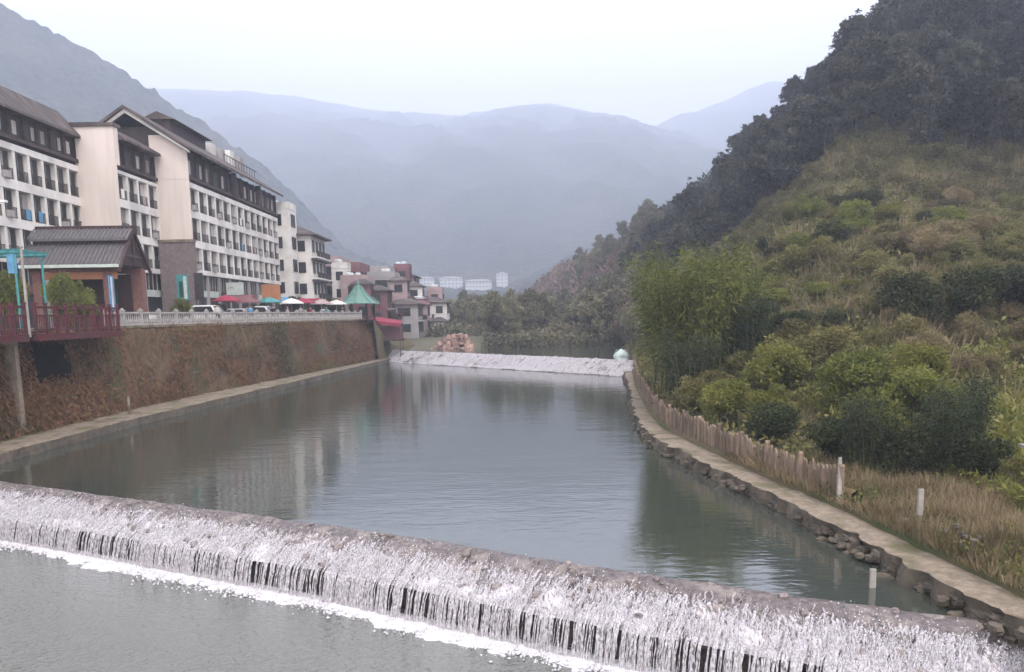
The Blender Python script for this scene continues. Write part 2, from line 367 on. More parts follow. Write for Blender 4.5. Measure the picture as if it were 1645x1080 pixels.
def trunk_mesh(name, seed, h, r0, cl, nlimb=7):
    r = random.Random(seed); mb = MB()
    pts = [(0, 0, -.4)]; x = y = 0
    for k in range(1, 6):
        x += r.uniform(-.12, .12) * h * .1; y += r.uniform(-.12, .12) * h * .1; pts.append((x, y, h * .85 * k / 5))
    mb.tube(pts, [r0 * (1.15 - .9 * k / 5) for k in range(6)], 6)
    for c in r.sample(cl, min(nlimb, len(cl))):
        t = min(.8, max(.25, (c[2] - h * .12) / (h * .95))); k = min(4, int(t * 5)); a = Vector(pts[k]).lerp(Vector(pts[k + 1]), .5)
        e = Vector(c[:3]); mid = a.lerp(e, .5) + Vector((0, 0, .15 * h * .1))
        mb.tube([a, mid, e], [r0 * .4, r0 * .28, r0 * .1], 5)
    return mb.mesh(name, MT['bark'], True)

def bamboo_mesh(name, mat, seed, h=6., rad=1.6, culms=38, per=210, L=.26, W=.05):
    r = np.random.default_rng(seed); P = []; D = []; R = []; mb = MB()
    for c in range(culms):
        a = r.random() * 6.283; q = rad * .45 * math.sqrt(r.random()); b = np.array([q * math.cos(a), q * math.sin(a), 0.])
        hh = h * r.uniform(.62, 1.05); lean = r.uniform(.12, .55) * hh * .45
        out = np.array([math.cos(a + r.uniform(-.6, .6)), math.sin(a + r.uniform(-.6, .6)), 0])
        pt = [b + out * lean * (t ** 2.2) + np.array([0, 0, hh * (t - .12 * t ** 4 * (lean / hh) * 4)]) for t in np.linspace(0, 1, 7)]
        mb.tube(pt, [.035, .034, .03, .026, .02, .012, .005], 4, cap=False)
        cr = r.random()
        for k in range(per):
            t = .22 + .78 * r.random() ** .8; i = min(5, int(t * 6)); f = t * 6 - i; p = pt[i] * (1 - f) + pt[i + 1] * f
            sp = .22 + .5 * math.sin(math.pi * min(1, t * .9 + .1)) * h / 6
            u = unit(1, r)[0]; u[2] *= .5
            P.append(p + u * sp * r.random() ** .6); d = u * .9 + unit(1, r)[0] * .5 + np.array([0, 0, -.35]); D.append(d); R.append(cr * .5 + r.random() * .5)
    P = np.array(P); D = np.array(D); n = len(P)
    V, Q = leaf_quads(P, D, L * (.6 + .7 * r.random(n)), W * (.7 + .6 * r.random(n)), r)
    return quick_mesh(name, V, Q, mat, np.repeat(R, 4)), mb.mesh(name + '_culms', MT['culm'], True)
MT['culm'] = pm('bamboo_culm', (.16, .15, .05), (.1, .1, .035), 3, .5)

def blades(P, h, w, lean, r, mat, name):
    """upright grass blades at points P"""
    n = len(P); D = np.stack([r.normal(size=n) * lean, r.normal(size=n) * lean, np.ones(n)], 1)
    V, Q = leaf_quads(P, D, h * (.35 + r.random(n)) * (1 + 1.2 * fbm(P[:, 0] * .9, P[:, 1] * .9, 17, 3)), w, r)
    nn = fbm(P[:, 0] * .35, P[:, 1] * .35, 91, 3); rnd = np.clip(.5 + nn * 1.3 + r.normal(size=n) * .22, 0, 1)
    return quick_mesh(name, V, Q, mat, np.repeat(rnd, 4))

# ------------------------------------------------------------------ lie of the land
BANK_IN = [(-60, 13), (5, 11.5), (16.9, 10.6), (21.3, 10.2), (25.7, 9.9), (29.2, 9.3), (37.9, 8.4), (44, 7.9), (51.6, 8.4), (69, 10.2), (90, 12.9), (105, 14.6), (140, 17.5), (170, 17), (200, 14), (260, 6), (330, -5)]
BANK_OUT = [(-60, 12), (5, 10.5), (15.5, 9.75), (17.9, 9.5), (20.3, 9.25), (25.8, 8.8), (30.5, 8.1), (37.8, 7.1), (44, 6.85), (52, 7.5), (60, 8.55), (85, 11.4), (93, 12.4), (140, 16.8)]
LEDGE_IN = [(-60, -27.2), (45, -26.6), (62, -26.1), (80, -24.1), (118, -19.3), (126, -18.4)]
LEDGE_OUT = [(-60, -24.6), (40, -24.15), (54, -23.6), (71, -21.9), (118, -17.75), (126, -17.1)]
def wall_top_x(Y): return interp(Y, LEDGE_IN) - .8
LB_EDGE = [(118, -18.6), (126, -17.6), (135, -14.5), (150, -12.5), (172, -4), (200, 6)]     # left bank upstream of the second weir

W_PTS = [(-26, 37.5), (-21.3, 34.8), (-11.5, 29.35), (-4.3, 25.3), (1.2, 21.75), (5.4, 19.15), (10.3, 16.5), (12.6, 15.2)]
HA = [(0, -5.2), (24, -5.1), (33, -4.7), (45, -2.4), (52, -.2), (65, 4), (90, 11), (110, 22), (140, 40), (160, 48), (180, 52), (210, 42), (260, 26), (330, 16)]
def hill_h(X, Y):
    X = np.asarray(X, float); Y = np.asarray(Y, float)
    a = np.interp(Y, [p[0] for p in HA], [p[1] for p in HA])
    s = X - np.interp(Y, [p[0] for p in BANK_IN], [p[1] for p in BANK_IN])
    lim = -5.05 + np.clip(s, 0, None) * np.interp(Y, [20, 35, 50, 80, 140, 260], [.25, .3, .55, .85, 1.02, .92]) + np.clip(s, 0, 1.5) * .25
    k = 1.2; m = -np.log(np.exp(-a / k) + np.exp(-lim / k)) * k
    m = np.maximum(np.minimum(m, np.minimum(a, lim)), -5.02 + .03 * np.clip(s, 0, 20))
    amp = np.clip(s / 6, 0, 1)
    return m + amp * (fbm(X * .11, Y * .11, 5) * 1.6 + fbm(X * .5, Y * .5, 9, 3) * .45)

def build_setting():
    # hillside on the far side of the river
    ys = np.concatenate([np.arange(-60, 10, 4.), np.arange(10, 100, .8), np.arange(100, 332, 2.)])
    ss = np.concatenate([[0, 0, .0], np.linspace(.01, 1, 60) ** 1.6 * 150])
    Yg, Sg = np.meshgrid(ys, ss, indexing='ij')
    bi = np.interp(Yg, [p[0] for p in BANK_IN], [p[1] for p in BANK_IN])
    X = bi + Sg - .15; Z = hill_h(X, Yg)
    Z[:, 0] = -10.; Z[:, 1] = -6; Z[:, 2] = np.maximum(Z[:, 2], -5.1)
    place('hillside', grid_mesh('hillside', X, Yg, Z, MT['hill']))
    tag(bpy.data.objects['hillside'], kind='structure')
    # right ledge
    def ledge(name, inn, outr, y0, y1, step, zt, side, mat, amp):
        ys = np.arange(y0, y1 + .01, step); prof = []
        a = np.interp(ys, [p[0] for p in inn], [p[1] for p in inn]) + side * .4; b = np.interp(ys, [p[0] for p in outr], [p[1] for p in outr])
        ts = np.array([0, .12, .25, .4, .55, .7, .82, .92, .97, 1., 1., 1.]); n = len(ys)
        X = a[:, None] + (b - a)[:, None] * ts[None]; Yg = np.repeat(ys[:, None], len(ts), 1)
        Z = np.full_like(X, zt) + fbm(X * 1.6, Yg * 1.6, 31, 3) * .05
        rag = fbm(ys * 1.3, ys * 0 + 3, 41, 4) * amp
        X[:, -3:] += -side * rag[:, None]; X[:, -4] += -side * rag * .7
        Z[:, -4] -= .01; Z[:, -3] -= .03; Z[:, -2] -= .3; Z[:, -1] = -9.
        X[:, -2] += -side * fbm(ys * 1.7, ys * 0 + 8, 43, 3) * amp * 1.2
        o = tag(place(name, grid_mesh(name, X[:, :-2], Yg[:, :-2], Z[:, :-2], mat, smooth=False)), kind='structure')
        fine = fbm(Yg[:, -3:] * 3, Z[:, -3:] * 3, 45, 3) * .12; fine[:, 0] = 0
        place('stone_edging', grid_mesh('stone_edging', X[:, -3:] - side * fine, Yg[:, -3:], Z[:, -3:], MT['rock'], smooth=False), o)
        return o
    ledge('riverside_ledge', BANK_IN, BANK_OUT, -60, 100, .22, KZ, 1, MT['concrete'], .3)
    ledge('riverside_path', LEDGE_IN, LEDGE_OUT, -60, 126, .5, KZ, -1, MT['concrete'], .16)
    # left bank ground
    ys = np.concatenate([np.arange(-62, 118, 6.), np.arange(118, 330, 3.)])
    us = np.concatenate([[0, 0, .6, 1.5, 3, 5], np.linspace(8, 420, 40)])
    Yg, U = np.meshgrid(ys, us, indexing='ij')
    edge = np.array([wall_top_x(y) if y < 118 else interp(y, LB_EDGE) for y in ys])
    X = edge[:, None] - U - .12
    Z = np.full_like(X, PZ); far = np.clip((Yg - 118) / 10, 0, 1)
    low = -3.8 + np.clip(U / 14, 0, 1) * 4.2
    Z = Z * (1 - far) + low * far + np.clip(Yg - 200, 0, None) * .05 + np.clip(U - 45, 0, None) * .08 * np.clip((Yg - 60) / 60, 0, 1)
    Z[:, 0] = np.where(ys < 118.5, PZ, -9); ymid = (Yg[:-1, :-1] + Yg[1:, 1:]) / 2
    tag(place('promenade', grid_mesh('promenade', X, Yg, Z, MT['paving'], smooth=False, mask=ymid < 118)), kind='structure')
    tag(place('riverbank', grid_mesh('riverbank', X, Yg, Z, MT['hill'], smooth=False, mask=ymid >= 118)), kind='structure')
    # valley floor further up
    xs = np.linspace(-320, 330, 90); ys = np.concatenate([np.arange(126, 320, 4.), np.linspace(320, 1500, 60)])
    Yg, Xg = np.meshgrid(ys, xs, indexing='ij')
    Z = -5 + np.clip((Yg - 128) / 12, 0, 1) * 2.2 + np.clip(Yg - 175, 0, None) * .034 + fbm(Xg * .03, Yg * .03, 15, 4) * 2.5 * np.clip((Yg - 165) / 60, 0, 1) + np.clip(np.abs(Xg) - 60, 0, None) * .12
    tag(place('valley_floor', grid_mesh('valley_floor', Xg, Yg, Z, MT['valley'])), kind='structure')
    # one big ground sheet underneath everything
    mb = MB(); mb.add([(-2600, -400, -9.6), (2600, -400, -9.6), (2600, 4100, -9.6), (-2600, 4100, -9.6)], [(0, 1, 2, 3)])
    tag(mb.build('ground', MT['valley']), kind='structure')
    # waters
    edge = [(-30, 39.8)] + [(x - .06, y - .1) for x, y in W_PTS] + [(16, 13.3)]
    pts = [(x, y, WZ) for x, y in edge] + [(18, 88, WZ), (-30, 140, WZ)]
    mb = MB(); mb.add(pts, [tuple(range(len(pts)))])
    tag(mb.build('river_pool', MT['water']), kind='structure')
    mb = MB(); mb.add([(-60, -60, LZ), (60, -60, LZ), (60, 13, LZ), (14.5, 13, LZ), (-30, 39.3, LZ), (-60, 39.3, LZ)], [(0, 1, 2, 3, 4, 5)])
    tag(mb.build('lower_river', MT['water_low']), kind='structure')
    mb = MB(); mb.add([(-22, 132.8, UZ), (17.6, 83.6, UZ), (24, 100, UZ), (24, 185, UZ), (-22, 185, UZ)], [(0, 1, 2, 3, 4)])
    tag(mb.build('upstream_river', MT['water']), kind='structure')

def mountain(name, sky_pts, Y0, front, back, seed, zbase=-4, res=(150, 70), rough=18, canopy=3.5, sway=.25):
    """ridge with its crest through sky_pts (X, Z) near Y0, sloping towards the viewer over front metres"""
    xs = np.linspace(sky_pts[0][0], sky_pts[-1][0], res[0]); vs = np.concatenate([np.linspace(0, 1, res[1]), 1 + np.linspace(.08, 1, 10)])
    Xg, Vg = np.meshgrid(xs, vs, indexing='ij')
    top = np.interp(Xg, [p[0] for p in sky_pts], [p[1] for p in sky_pts])
    f = np.where(Vg <= 1, np.clip(Vg, 0, 1) ** .85, np.clip(2 - Vg, 0, 1) ** 1.1)
    Yg = np.where(Vg <= 1, Y0 - front * (1 - Vg), Y0 + back * (Vg - 1)) + fbm(Xg * .006, Vg * 2, seed, 3) * front * sway
    Z = zbase + (top - zbase) * f
    env = np.sin(np.pi * np.clip(Vg, 0, 1)) * (Vg <= 1)
    ridg = 1 - 2 * np.abs(fbm(Xg * .009 + Yg * .002, Yg * .003, seed + 3, 4))
    Z = Z + env * (ridg - .6) * rough + fbm(Xg * .16, Yg * .16, seed + 9, 2) * canopy
    tag(place(name, grid_mesh(name, Xg, Yg, Z, MT['mountain'])), kind='structure')

build_setting()
mountain('mountain_left', [(-870, 290), (-570, 290), (-455, 283), (-392, 254), (-340, 222), (-271, 174), (-227, 141), (-191, 107), (-150, 66), (-95, 22), (-40, -4)], 800, 430, 380, 21, res=(420, 190), rough=20, canopy=6)
mountain('mountain_centre', [(-3200, 980), (-1900, 940), (-1100, 885), (-700, 850), (-400, 800), (-230, 775), (-100, 790), (120, 815), (300, 800), (440, 745), (560, 705), (680, 760), (1050, 880), (1600, 940), (3200, 980)], 3500, 2750, 500, 33, res=(240, 130), rough=42, canopy=5, sway=.05)
mountain('mountain_middle', [(-500, 90), (-330, 95), (-200, 78), (-120, 50), (-60, 30), (0, 26), (36, 42), (80, 62), (150, 95), (260, 130), (420, 170)], 760, 260, 250, 47, res=(170, 70), rough=14, canopy=5)

# haze over the whole valley
hz = MB().box(-3300, 3300, -420, 4150, -10.8, 1010).build('haze', None); tag(hz, 'pale even haze filling the whole valley', 'haze', kind='stuff')
hm = bpy.data.materials.new('valley_haze'); hm.use_nodes = True; hn = hm.node_tree; hn.nodes.clear()
ho = hn.nodes.new('ShaderNodeOutputMaterial'); pv = hn.nodes.new('ShaderNodeVolumePrincipled')
pv.inputs['Color'].default_value = (.70, .755, .91, 1); pv.inputs['Density'].default_value = HAZE_DENSITY; pv.inputs['Density Attribute'].default_value = ''
pv.inputs['Anisotropy'].default_value = .1
hn.links.new(pv.outputs[0], ho.inputs['Volume']); hz.data.materials.clear(); hz.data.materials.append(hm)

# ------------------------------------------------------------------ near weir
WN = Vector((-.5, -.866, 0)).normalized()
def w_line(n):
    P = [Vector((x, y, 0)) for x, y in W_PTS]; cum = [0]
    for a, b in zip(P, P[1:]): cum.append(cum[-1] + (b - a).length)
    ts = np.linspace(0, cum[-1], n)
    return np.interp(ts, cum, [p.x for p in P]), np.interp(ts, cum, [p.y for p in P]), ts
W_PROF = [(-.35, -5.95), (-.1, -5.72), (.02, -5.655), (.3, -5.67), (.55, -5.74), (.75, -5.86), (.95, -5.95), (1.15, -6.09), (1.35, -6.18), (1.55, -6.3), (1.72, -6.4), (1.8, -6.5), (1.74, -6.62), (1.45, -6.68), (1.32, -7.0), (1.3, -7.9)]
def build_weir():
    root = empty('weir', (-5, 25.7, LZ), 'low stone weir with white water spilling over its whole width into the lower pool', 'weir')
    off = Vector(root.location)
    wx, wy, ts = w_line(900)
    t = np.array([p[0] for p in W_PROF]); z = np.array([p[1] for p in W_PROF])
    X = wx[:, None] + WN.x * t[None]; Y = wy[:, None] + WN.y * t[None]; Z = np.repeat(z[None], len(wx), 0)
    T = np.repeat(ts[:, None], len(t), 1); k = np.clip((t - .0) / .8, 0, 1)[None]
    nse = fbm(T * 1.6, t[None] * 3 + T * 0, 61, 5)
    Z = Z + nse * (.05 + .2 * k * (t < 1.79)[None]); X = X + WN.x * nse * .25 * k; Y = Y + WN.y * nse * .25 * k
    split = 11
    for nm, a, b, m in (('crest', 0, split + 1, MT['crest']), ('weir_face', split, len(t), MT['darkstone'])):
        me = grid_mesh(nm, X[:, a:b] - off.x, Y[:, a:b] - off.y, Z[:, a:b] - off.z, m); o = place(nm, me, root)
        at = me.attributes.new('rnd', 'FLOAT', 'POINT'); at.data.foreach_set('value', np.repeat(np.interp(t[a:b], [0, .35, .8, 1.3, 1.8], [0, .12, .36, .47, .5])[None], len(ts), 0).ravel().astype(np.float32))
    # stepping stones of the crest: uneven blocks laid along the spill edge
    r = np.random.default_rng(3)
    blk = []
    for q in range(3):
        rr = np.random.default_rng(70 + q); mb = MB(); mb.lathe([(.2, -.2), (.3, -.12), (.31, .05), (.24, .14), (.1, .17)], 7)
        mb.v = [(x * (1 + rr.uniform(-.25, .25)), y * (.8 + rr.uniform(-.2, .2)), zz * (1 + rr.uniform(-.2, .2))) for x, y, zz in mb.v]
        blk.append(mb.mesh('stone', MT['wetstone']))
    for i in range(150):
        s = r.uniform(0, ts[-1]); u = r.uniform(.75, 1.7); x = np.interp(s, ts, wx) + WN.x * u; y = np.interp(s, ts, wy) + WN.y * u
        zz = np.interp(u, t[:11], z[:11])
        place('stone', blk[i % 3], root, Vector((x, y, zz - .03)) - off, r.uniform(0, 6.3), r.uniform(.35, .8))
    for i in range(150):
        s = r.uniform(0, ts[-1]); u = r.uniform(.05, .75); x = np.interp(s, ts, wx) + WN.x * u; y = np.interp(s, ts, wy) + WN.y * u
        place('stone', blk[i % 3], root, Vector((x, y, np.interp(u, t[:11], z[:11]) - .02)) - off, r.uniform(0, 6.3), r.uniform(.2, .42))
    # strands of falling water
    V = []; Q = []; nv = 0
    def path(s, u, dz, wig):
        zz = np.interp(u, [-.1, .3, .9, 1.5, 1.8], [-5.62, -5.66, -5.9, -6.22, -6.4])
        return np.interp(s + wig, ts, wx) + WN.x * u, np.interp(s + wig, ts, wy) + WN.y * u, zz + dz
    dens = lambda s: .72 + .8 * fbm(np.array([s * .35]), np.array([1.]), 77, 3)[0]
    n_str = 0; tang = Vector((.866, -.5, 0))
    while n_str < 11000:
        s = r.uniform(0, ts[-1])
        if r.random() > np.clip(dens(s), .48, 1): continue
        n_str += 1
        kind = r.random()
        if kind < .19:      # whole spill: down the slope and over the lip to the pool
            u0 = r.uniform(.6, 1.5); us = list(np.linspace(u0, 1.82, 7)); free = True
        else:               # broken white water on the rough slope
            u0 = min(1.65, max(.45, r.normal(1.2, .3))); us = list(np.linspace(u0, min(1.9, u0 + r.uniform(.12, .42)), 6)); free = False
        w = .007 + .035 * r.random() ** 2.3 if free else .004 + .013 * r.random() ** 2
        ph = r.uniform(0, 6.3); pts = []; hump = abs(r.normal()) * .09
        for i, u in enumerate(us):
            wg = .03 * math.sin(ph + i * 1.1) + r.normal() * .008
            x, y, zz = path(s, u, (.03 if free else .02 + hump * math.sin(math.pi * i / (len(us) - 1)) - .05 * (i == 0)), wg); pts.append((x, y, zz, w * r.uniform(.6, 1.3)))
        if free:
            x0, y0, z0, _ = pts[-1]
            for q in (.12, .3, .5, .72, 1.):
                dz = (z0 - LZ + .02) * q; oo = .34 * math.sqrt(q)
                pts.append((x0 + WN.x * oo + r.normal() * .012, y0 + WN.y * oo + r.normal() * .012, z0 - dz, w * r.uniform(.7, 1.25)))
        m = len(pts)
        for (x, y, zz, ww) in pts:
            V += [(x - tang.x * ww, y - tang.y * ww, zz), (x + WN.x * ww * .8, y + WN.y * ww * .8, zz + ww * .6), (x + tang.x * ww, y + tang.y * ww, zz)]
        for i in range(m - 1):
            a = nv + i * 3; Q += [(a, a + 1, a + 4, a + 3), (a + 1, a + 2, a + 5, a + 4)]
        nv += m * 3
    V = np.array(V) - np.array(off)[None]
    tag(place('falling_water', quick_mesh('falling_water', V, np.array(Q), MT['foam'], smooth=True), root), kind='stuff')
    # spray drops and broken foam lumps on the slope
    oct_v = np.array([(1, 0, 0), (-1, 0, 0), (0, 1, 0), (0, -1, 0), (0, 0, 1), (0, 0, -1)], float)
    oct_f = np.array([(0, 2, 4), (2, 1, 4), (1, 3, 4), (3, 0, 4), (2, 0, 5), (1, 2, 5), (3, 1, 5), (0, 3, 5)])
    def drops(name, pos, size):
        n = len(pos); s3 = size[:, None, None] * r.uniform(.6, 1.4, (n, 1, 3)); VV = pos[:, None] + oct_v[None] * s3
        QQ = (np.arange(n) * 6)[:, None, None] + oct_f[None]
        tag(place(name, quick_mesh(name, VV.reshape(-1, 3) - np.array(off), QQ.reshape(-1, 3), MT['foamsolid'], smooth=True), root), kind='stuff')
    n = 16000; S = r.uniform(0, ts[-1], n); S = S[r.random(n) < np.clip(.6 + fbm(S * .35, S * 0 + 1., 77, 3), .1, 1)]; n = len(S)
    U = np.clip(r.normal(1.2, .36, n), .35, 1.85)
    pos = np.stack([np.interp(S, ts, wx) + WN.x * U, np.interp(S, ts, wy) + WN.y * U, np.interp(U, t[:11], z[:11]) + .06 + np.abs(r.normal(size=n)) * .07], 1)
    drops('spray', pos, .006 + .022 * r.random(n) ** 2)
    # foam line at the foot
    n = 20000; S = r.uniform(0, ts[-1], n); wd = .5 + .5 * (fbm(S * .25, S * 0, 88, 4) + .5)
    U = 2.05 + np.abs(r.normal(size=n)) * wd * .55 - .2
    pos = np.stack([np.interp(S, ts, wx) + WN.x * U, np.interp(S, ts, wy) + WN.y * U, np.full(n, LZ) + r.uniform(-.02, .05, n)], 1)
    drops('foam_line', pos, .012 + .06 * r.random(n) ** 2)
    us = np.array([1.7, 1.9, 2.1, 2.3, 2.5, 2.7]); wdd = 1 + .55 * fbm(ts * .3, ts * 0, 88, 4) + .25 * fbm(ts * 2.2, ts * 0, 90, 3)
    uu = 1.7 + (us[None] - 1.7) * wdd[:, None] * 1.15; X = wx[:, None] + WN.x * uu; Y = wy[:, None] + WN.y * uu
    Z = LZ + np.array([.02, .07, .07, .05, .02, -.04])[None] + fbm(ts[:, None] * 3, us[None] * 6, 89, 3) * .06
    tag(place('foam_bed', grid_mesh('foam_bed', X - off.x, Y - off.y, Z - off.z, MT['foamsolid']), root), kind='stuff')
build_weir()

# ------------------------------------------------------------------ second weir, far up the pool
def build_far_weir():
    a, b = Vector((-18.2, 128.5, 0)), Vector((15.0, 86.5, 0)); d = (b - a).normalized(); n = Vector((d.y, -d.x, 0))
    root = empty('weir', (a + b) / 2 + Vector((0, 0, WZ)), 'distant white weir crossing the river at the head of the pool', 'weir')
    off = np.array(root.location); r = np.random.default_rng(12)
    S = np.linspace(0, (b - a).length, 160); prof = [(0, -5), (0, UZ + .05), (.5, UZ), (1.3, -4.75), (2.2, -5.35), (2.8, WZ - .02), (3.3, WZ - .5)]
    t = np.array([p[0] for p in prof]); z = np.array([p[1] for p in prof])
    X = a.x + d.x * S[:, None] + n.x * t; Y = a.y + d.y * S[:, None] + n.y * t; Z = z[None] + fbm(S[:, None] * .7, t[None] * 1.5, 5, 4) * .35 * np.clip(t, 0, 1)
    place('crest', grid_mesh('crest', X[:, :3] - off[0], Y[:, :3] - off[1], Z[:, :3] - off[2], MT['wetstone']), root)
    tag(place('water_bed', grid_mesh('water_bed', X[:, 2:] - off[0], Y[:, 2:] - off[1], Z[:, 2:] - off[2], MT['darkstone']), root), kind='stuff')
    V = []; Q = []; Ln = (b - a).length
    for k in range(6500):
        s = r.uniform(0, Ln)
        if r.random() > .75 + .8 * fbm(np.array([s * .3]), np.array([2.]), 6, 4)[0]: continue
        u0 = r.uniform(.2, 2.7); w = r.uniform(.012, .05); m = 5; b0 = len(V)
        for i in range(m):
            u = min(3.4 + .3 * math.sin(s * .9), u0 + r.uniform(.15, .28) * i); zz = max(WZ - .02, np.interp(u, t[2:], z[2:])) + .03 + abs(r.normal()) * .07; x = a.x + d.x * (s + r.normal() * .04) + n.x * u; y = a.y + d.y * s + n.y * u
            V += [(x - d.x * w, y - d.y * w, zz), (x + n.x * w, y + n.y * w, zz + w), (x + d.x * w, y + d.y * w, zz)]
        for i in range(m - 1): q = b0 + i * 3; Q += [(q, q + 1, q + 4, q + 3), (q + 1, q + 2, q + 5, q + 4)]
    tag(place('falling_water', quick_mesh('falling_water', np.array(V) - off, np.array(Q), MT['foam'], smooth=True), root), kind='stuff')
build_far_weir()

# ------------------------------------------------------------------ left retaining wall
def build_wall():
    root = empty('retaining_wall', (wall_top_x(70), 70, KZ), 'tall brown stone retaining wall overgrown with dry creepers below the promenade', 'wall')
    off = np.array(root.location)
    ys = np.arange(-60, 128, .35); vs = np.linspace(0, 1, 22)
    Yg, Vg = np.meshgrid(ys, vs, indexing='ij')
    bot = np.interp(Yg, [p[0] for p in LEDGE_IN], [p[1] for p in LEDGE_IN]); X = bot - .8 * Vg
    Z = KZ - .15 + (PZ - KZ + .15) * Vg
    X = X + (fbm(Yg * .5, Z * .5, 3, 4) * .5 + fbm(Yg * 2, Z * 2, 8, 2) * .12) * np.sin(np.pi * np.clip(Vg * .9 + .05, 0, 1))
    ym = (Yg[:-1, :-1] + Yg[1:, 1:]) / 2; zm = (Z[:-1, :-1] + Z[1:, 1:]) / 2
    hole = (ym > 47.3) & (ym < 52.2) & (zm > -2.7) & (zm < -.2)
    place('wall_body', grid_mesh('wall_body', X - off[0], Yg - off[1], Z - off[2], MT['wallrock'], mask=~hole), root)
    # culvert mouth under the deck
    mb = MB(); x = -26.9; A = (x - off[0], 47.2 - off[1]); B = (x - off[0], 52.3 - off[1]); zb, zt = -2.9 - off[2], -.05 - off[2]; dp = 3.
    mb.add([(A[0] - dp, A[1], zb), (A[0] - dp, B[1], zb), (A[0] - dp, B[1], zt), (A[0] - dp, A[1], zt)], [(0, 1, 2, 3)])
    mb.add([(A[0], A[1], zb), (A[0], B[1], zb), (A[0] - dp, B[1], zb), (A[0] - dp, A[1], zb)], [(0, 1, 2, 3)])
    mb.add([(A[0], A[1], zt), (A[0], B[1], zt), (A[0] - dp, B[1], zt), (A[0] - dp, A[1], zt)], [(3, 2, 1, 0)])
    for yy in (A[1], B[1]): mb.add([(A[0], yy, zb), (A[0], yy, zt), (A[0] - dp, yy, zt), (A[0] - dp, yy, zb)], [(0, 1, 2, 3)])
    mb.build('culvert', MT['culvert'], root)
    # coping
    mb = MB(); yy = np.arange(-60, 120, 2.)
    for y0, y1 in zip(yy, yy[1:]):
        mb = MB(); x0, x1 = wall_top_x(y0), wall_top_x(y1)
        mb.add([(x0 - .3, y0, 0), (x0 + .12, y0, 0), (x1 + .12, y1 - .02, 0), (x1 - .3, y1 - .02, 0), (x0 - .3, y0, .16), (x0 + .12, y0, .16), (x1 + .12, y1 - .02, .16), (x1 - .3, y1 - .02, .16)],
               [(3, 2, 1, 0), (4, 5, 6, 7), (0, 1, 5, 4), (1, 2, 6, 5), (2, 3, 7, 6), (3, 0, 4, 7)])
        if y1 > 34: mb.build('coping_stone', MT['concrete'], root, (-off[0], -off[1], PZ - .05 - off[2]))
    dp = MB().tube([(-.3, 0, 0), (.16, 0, -.03)], .055, 8).mesh('drain_pipe', MT['stone']); rp_ = random.Random(3)
    for row, zz in ((1, -3.3),):
        for k in range(19):
            y = 54.5 + k * 3.3 + row * 1.6 + rp_.uniform(-.3, .3); v = (zz - KZ) / (PZ - KZ)
            place('drain_pipe', dp, root, (interp(y, LEDGE_IN) - .8 * v + .1 - off[0], y - off[1], zz + rp_.uniform(-.1, .1) - off[2]))
    # buttress and slanted pipes under the red deck
    mb = MB(); mb.prism([(45.4, -5.4), (45.9, -5.4), (45.8, -.1), (45.5, -.1)], 'x', -26.9, -26.3); mb.v = [(a - off[0], b - off[1], c - off[2]) for a, b, c in mb.v]; mb.build('buttress', MT['concrete'], root)
    for (ya, za, yb, zb2) in ():
        MB().tube([(-26.0 - off[0], ya - off[1], za - off[2]), (-25.9 - off[0], yb - off[1], zb2 - off[2])], .09, 7).build('drain_pipe', MT['concrete'], root)
    # creepers
    r = np.random.default_rng(17); n = 42000
    Y = 34 + (120 - 34) * r.random(n) ** 1.25; v = r.random(n); patch = fbm(Y * .22, v * 2.2, 23, 4)
    keep = (patch + .22 * r.normal(size=n) > -.12) & ~((Y > 48) & (Y < 51.6) & (v > .5) & (v < .88)); Y = Y[keep]; v = v[keep]; n = len(Y)
    X = np.interp(Y, [p[0] for p in LEDGE_IN], [p[1] for p in LEDGE_IN]) - .8 * v + .1 + r.random(n) * .22; Zp = KZ + .1 + (PZ - KZ - .05) * v
    P = np.stack([X, Y, Zp], 1); D = np.stack([.35 + .3 * r.random(n), r.normal(size=n) * .4, -.5 - r.random(n) * .8 + (r.random(n) < .3) * 1.4], 1)
    V, Q = leaf_quads(P, D, .18 + .3 * r.random(n), .05 + .06 * r.random(n), r)
    rnd = np.clip(.5 + fbm(Y * .16, v * 1.6, 29, 3) * .9 + .16 * r.normal(size=n), 0, 1)
    o = place('creeper', quick_mesh('creeper', V, Q, LM['creeper'], np.repeat(rnd, 4)))
    tag(o, 'dry brown and green creepers hanging on the retaining wall', 'creeper', kind='stuff')
build_wall()

# ------------------------------------------------------------------ balustrade along the promenade
def build_balustrade():
    root = empty('balustrade', (wall_top_x(88), 88, PZ), 'white stone balustrade on top of the brown retaining wall', 'balustrade')
    off = np.array(root.location); Y0, Y1, step = 57.6, 118, 2.6
    post = MB(); post.box(-.13, .13, -.13, .13, .1, 1.12); post.box(-.17, .17, -.17, .17, 1.12, 1.2); post.prism([(-.12, 1.2), (.12, 1.2), (0, 1.34)], 'y', -.12, .12)
    pme = post.mesh('post', MT['balustrade'])
    pan = MB(); hl = step / 2 - .14
    pan.box(-.09, .09, -hl, hl, .12, .24); pan.box(-.1, .1, -hl, hl, .96, 1.08)
    for k in range(8):
        y = -hl + (k + .5) * 2 * hl / 8
        pan.lathe([(.05, .24), (.085, .42), (.05, .62), (.04, .8), (.065, .96)], 6, (0, y, 0))
    pane = pan.mesh('panel', MT['balustrade'])
    y = Y0
    while y < Y1:
        x = wall_top_x(y) - .1; place('post', pme, root, (x - off[0], y - off[1], 0))
        ym = y + step / 2; xm = wall_top_x(ym) - .1; a = math.atan2(-(wall_top_x(y + step) - wall_top_x(y)), step)
        if y + step < Y1 + .5: place('panel', pane, root, (xm - off[0], ym - off[1], 0), a)
        y += step
build_balustrade()

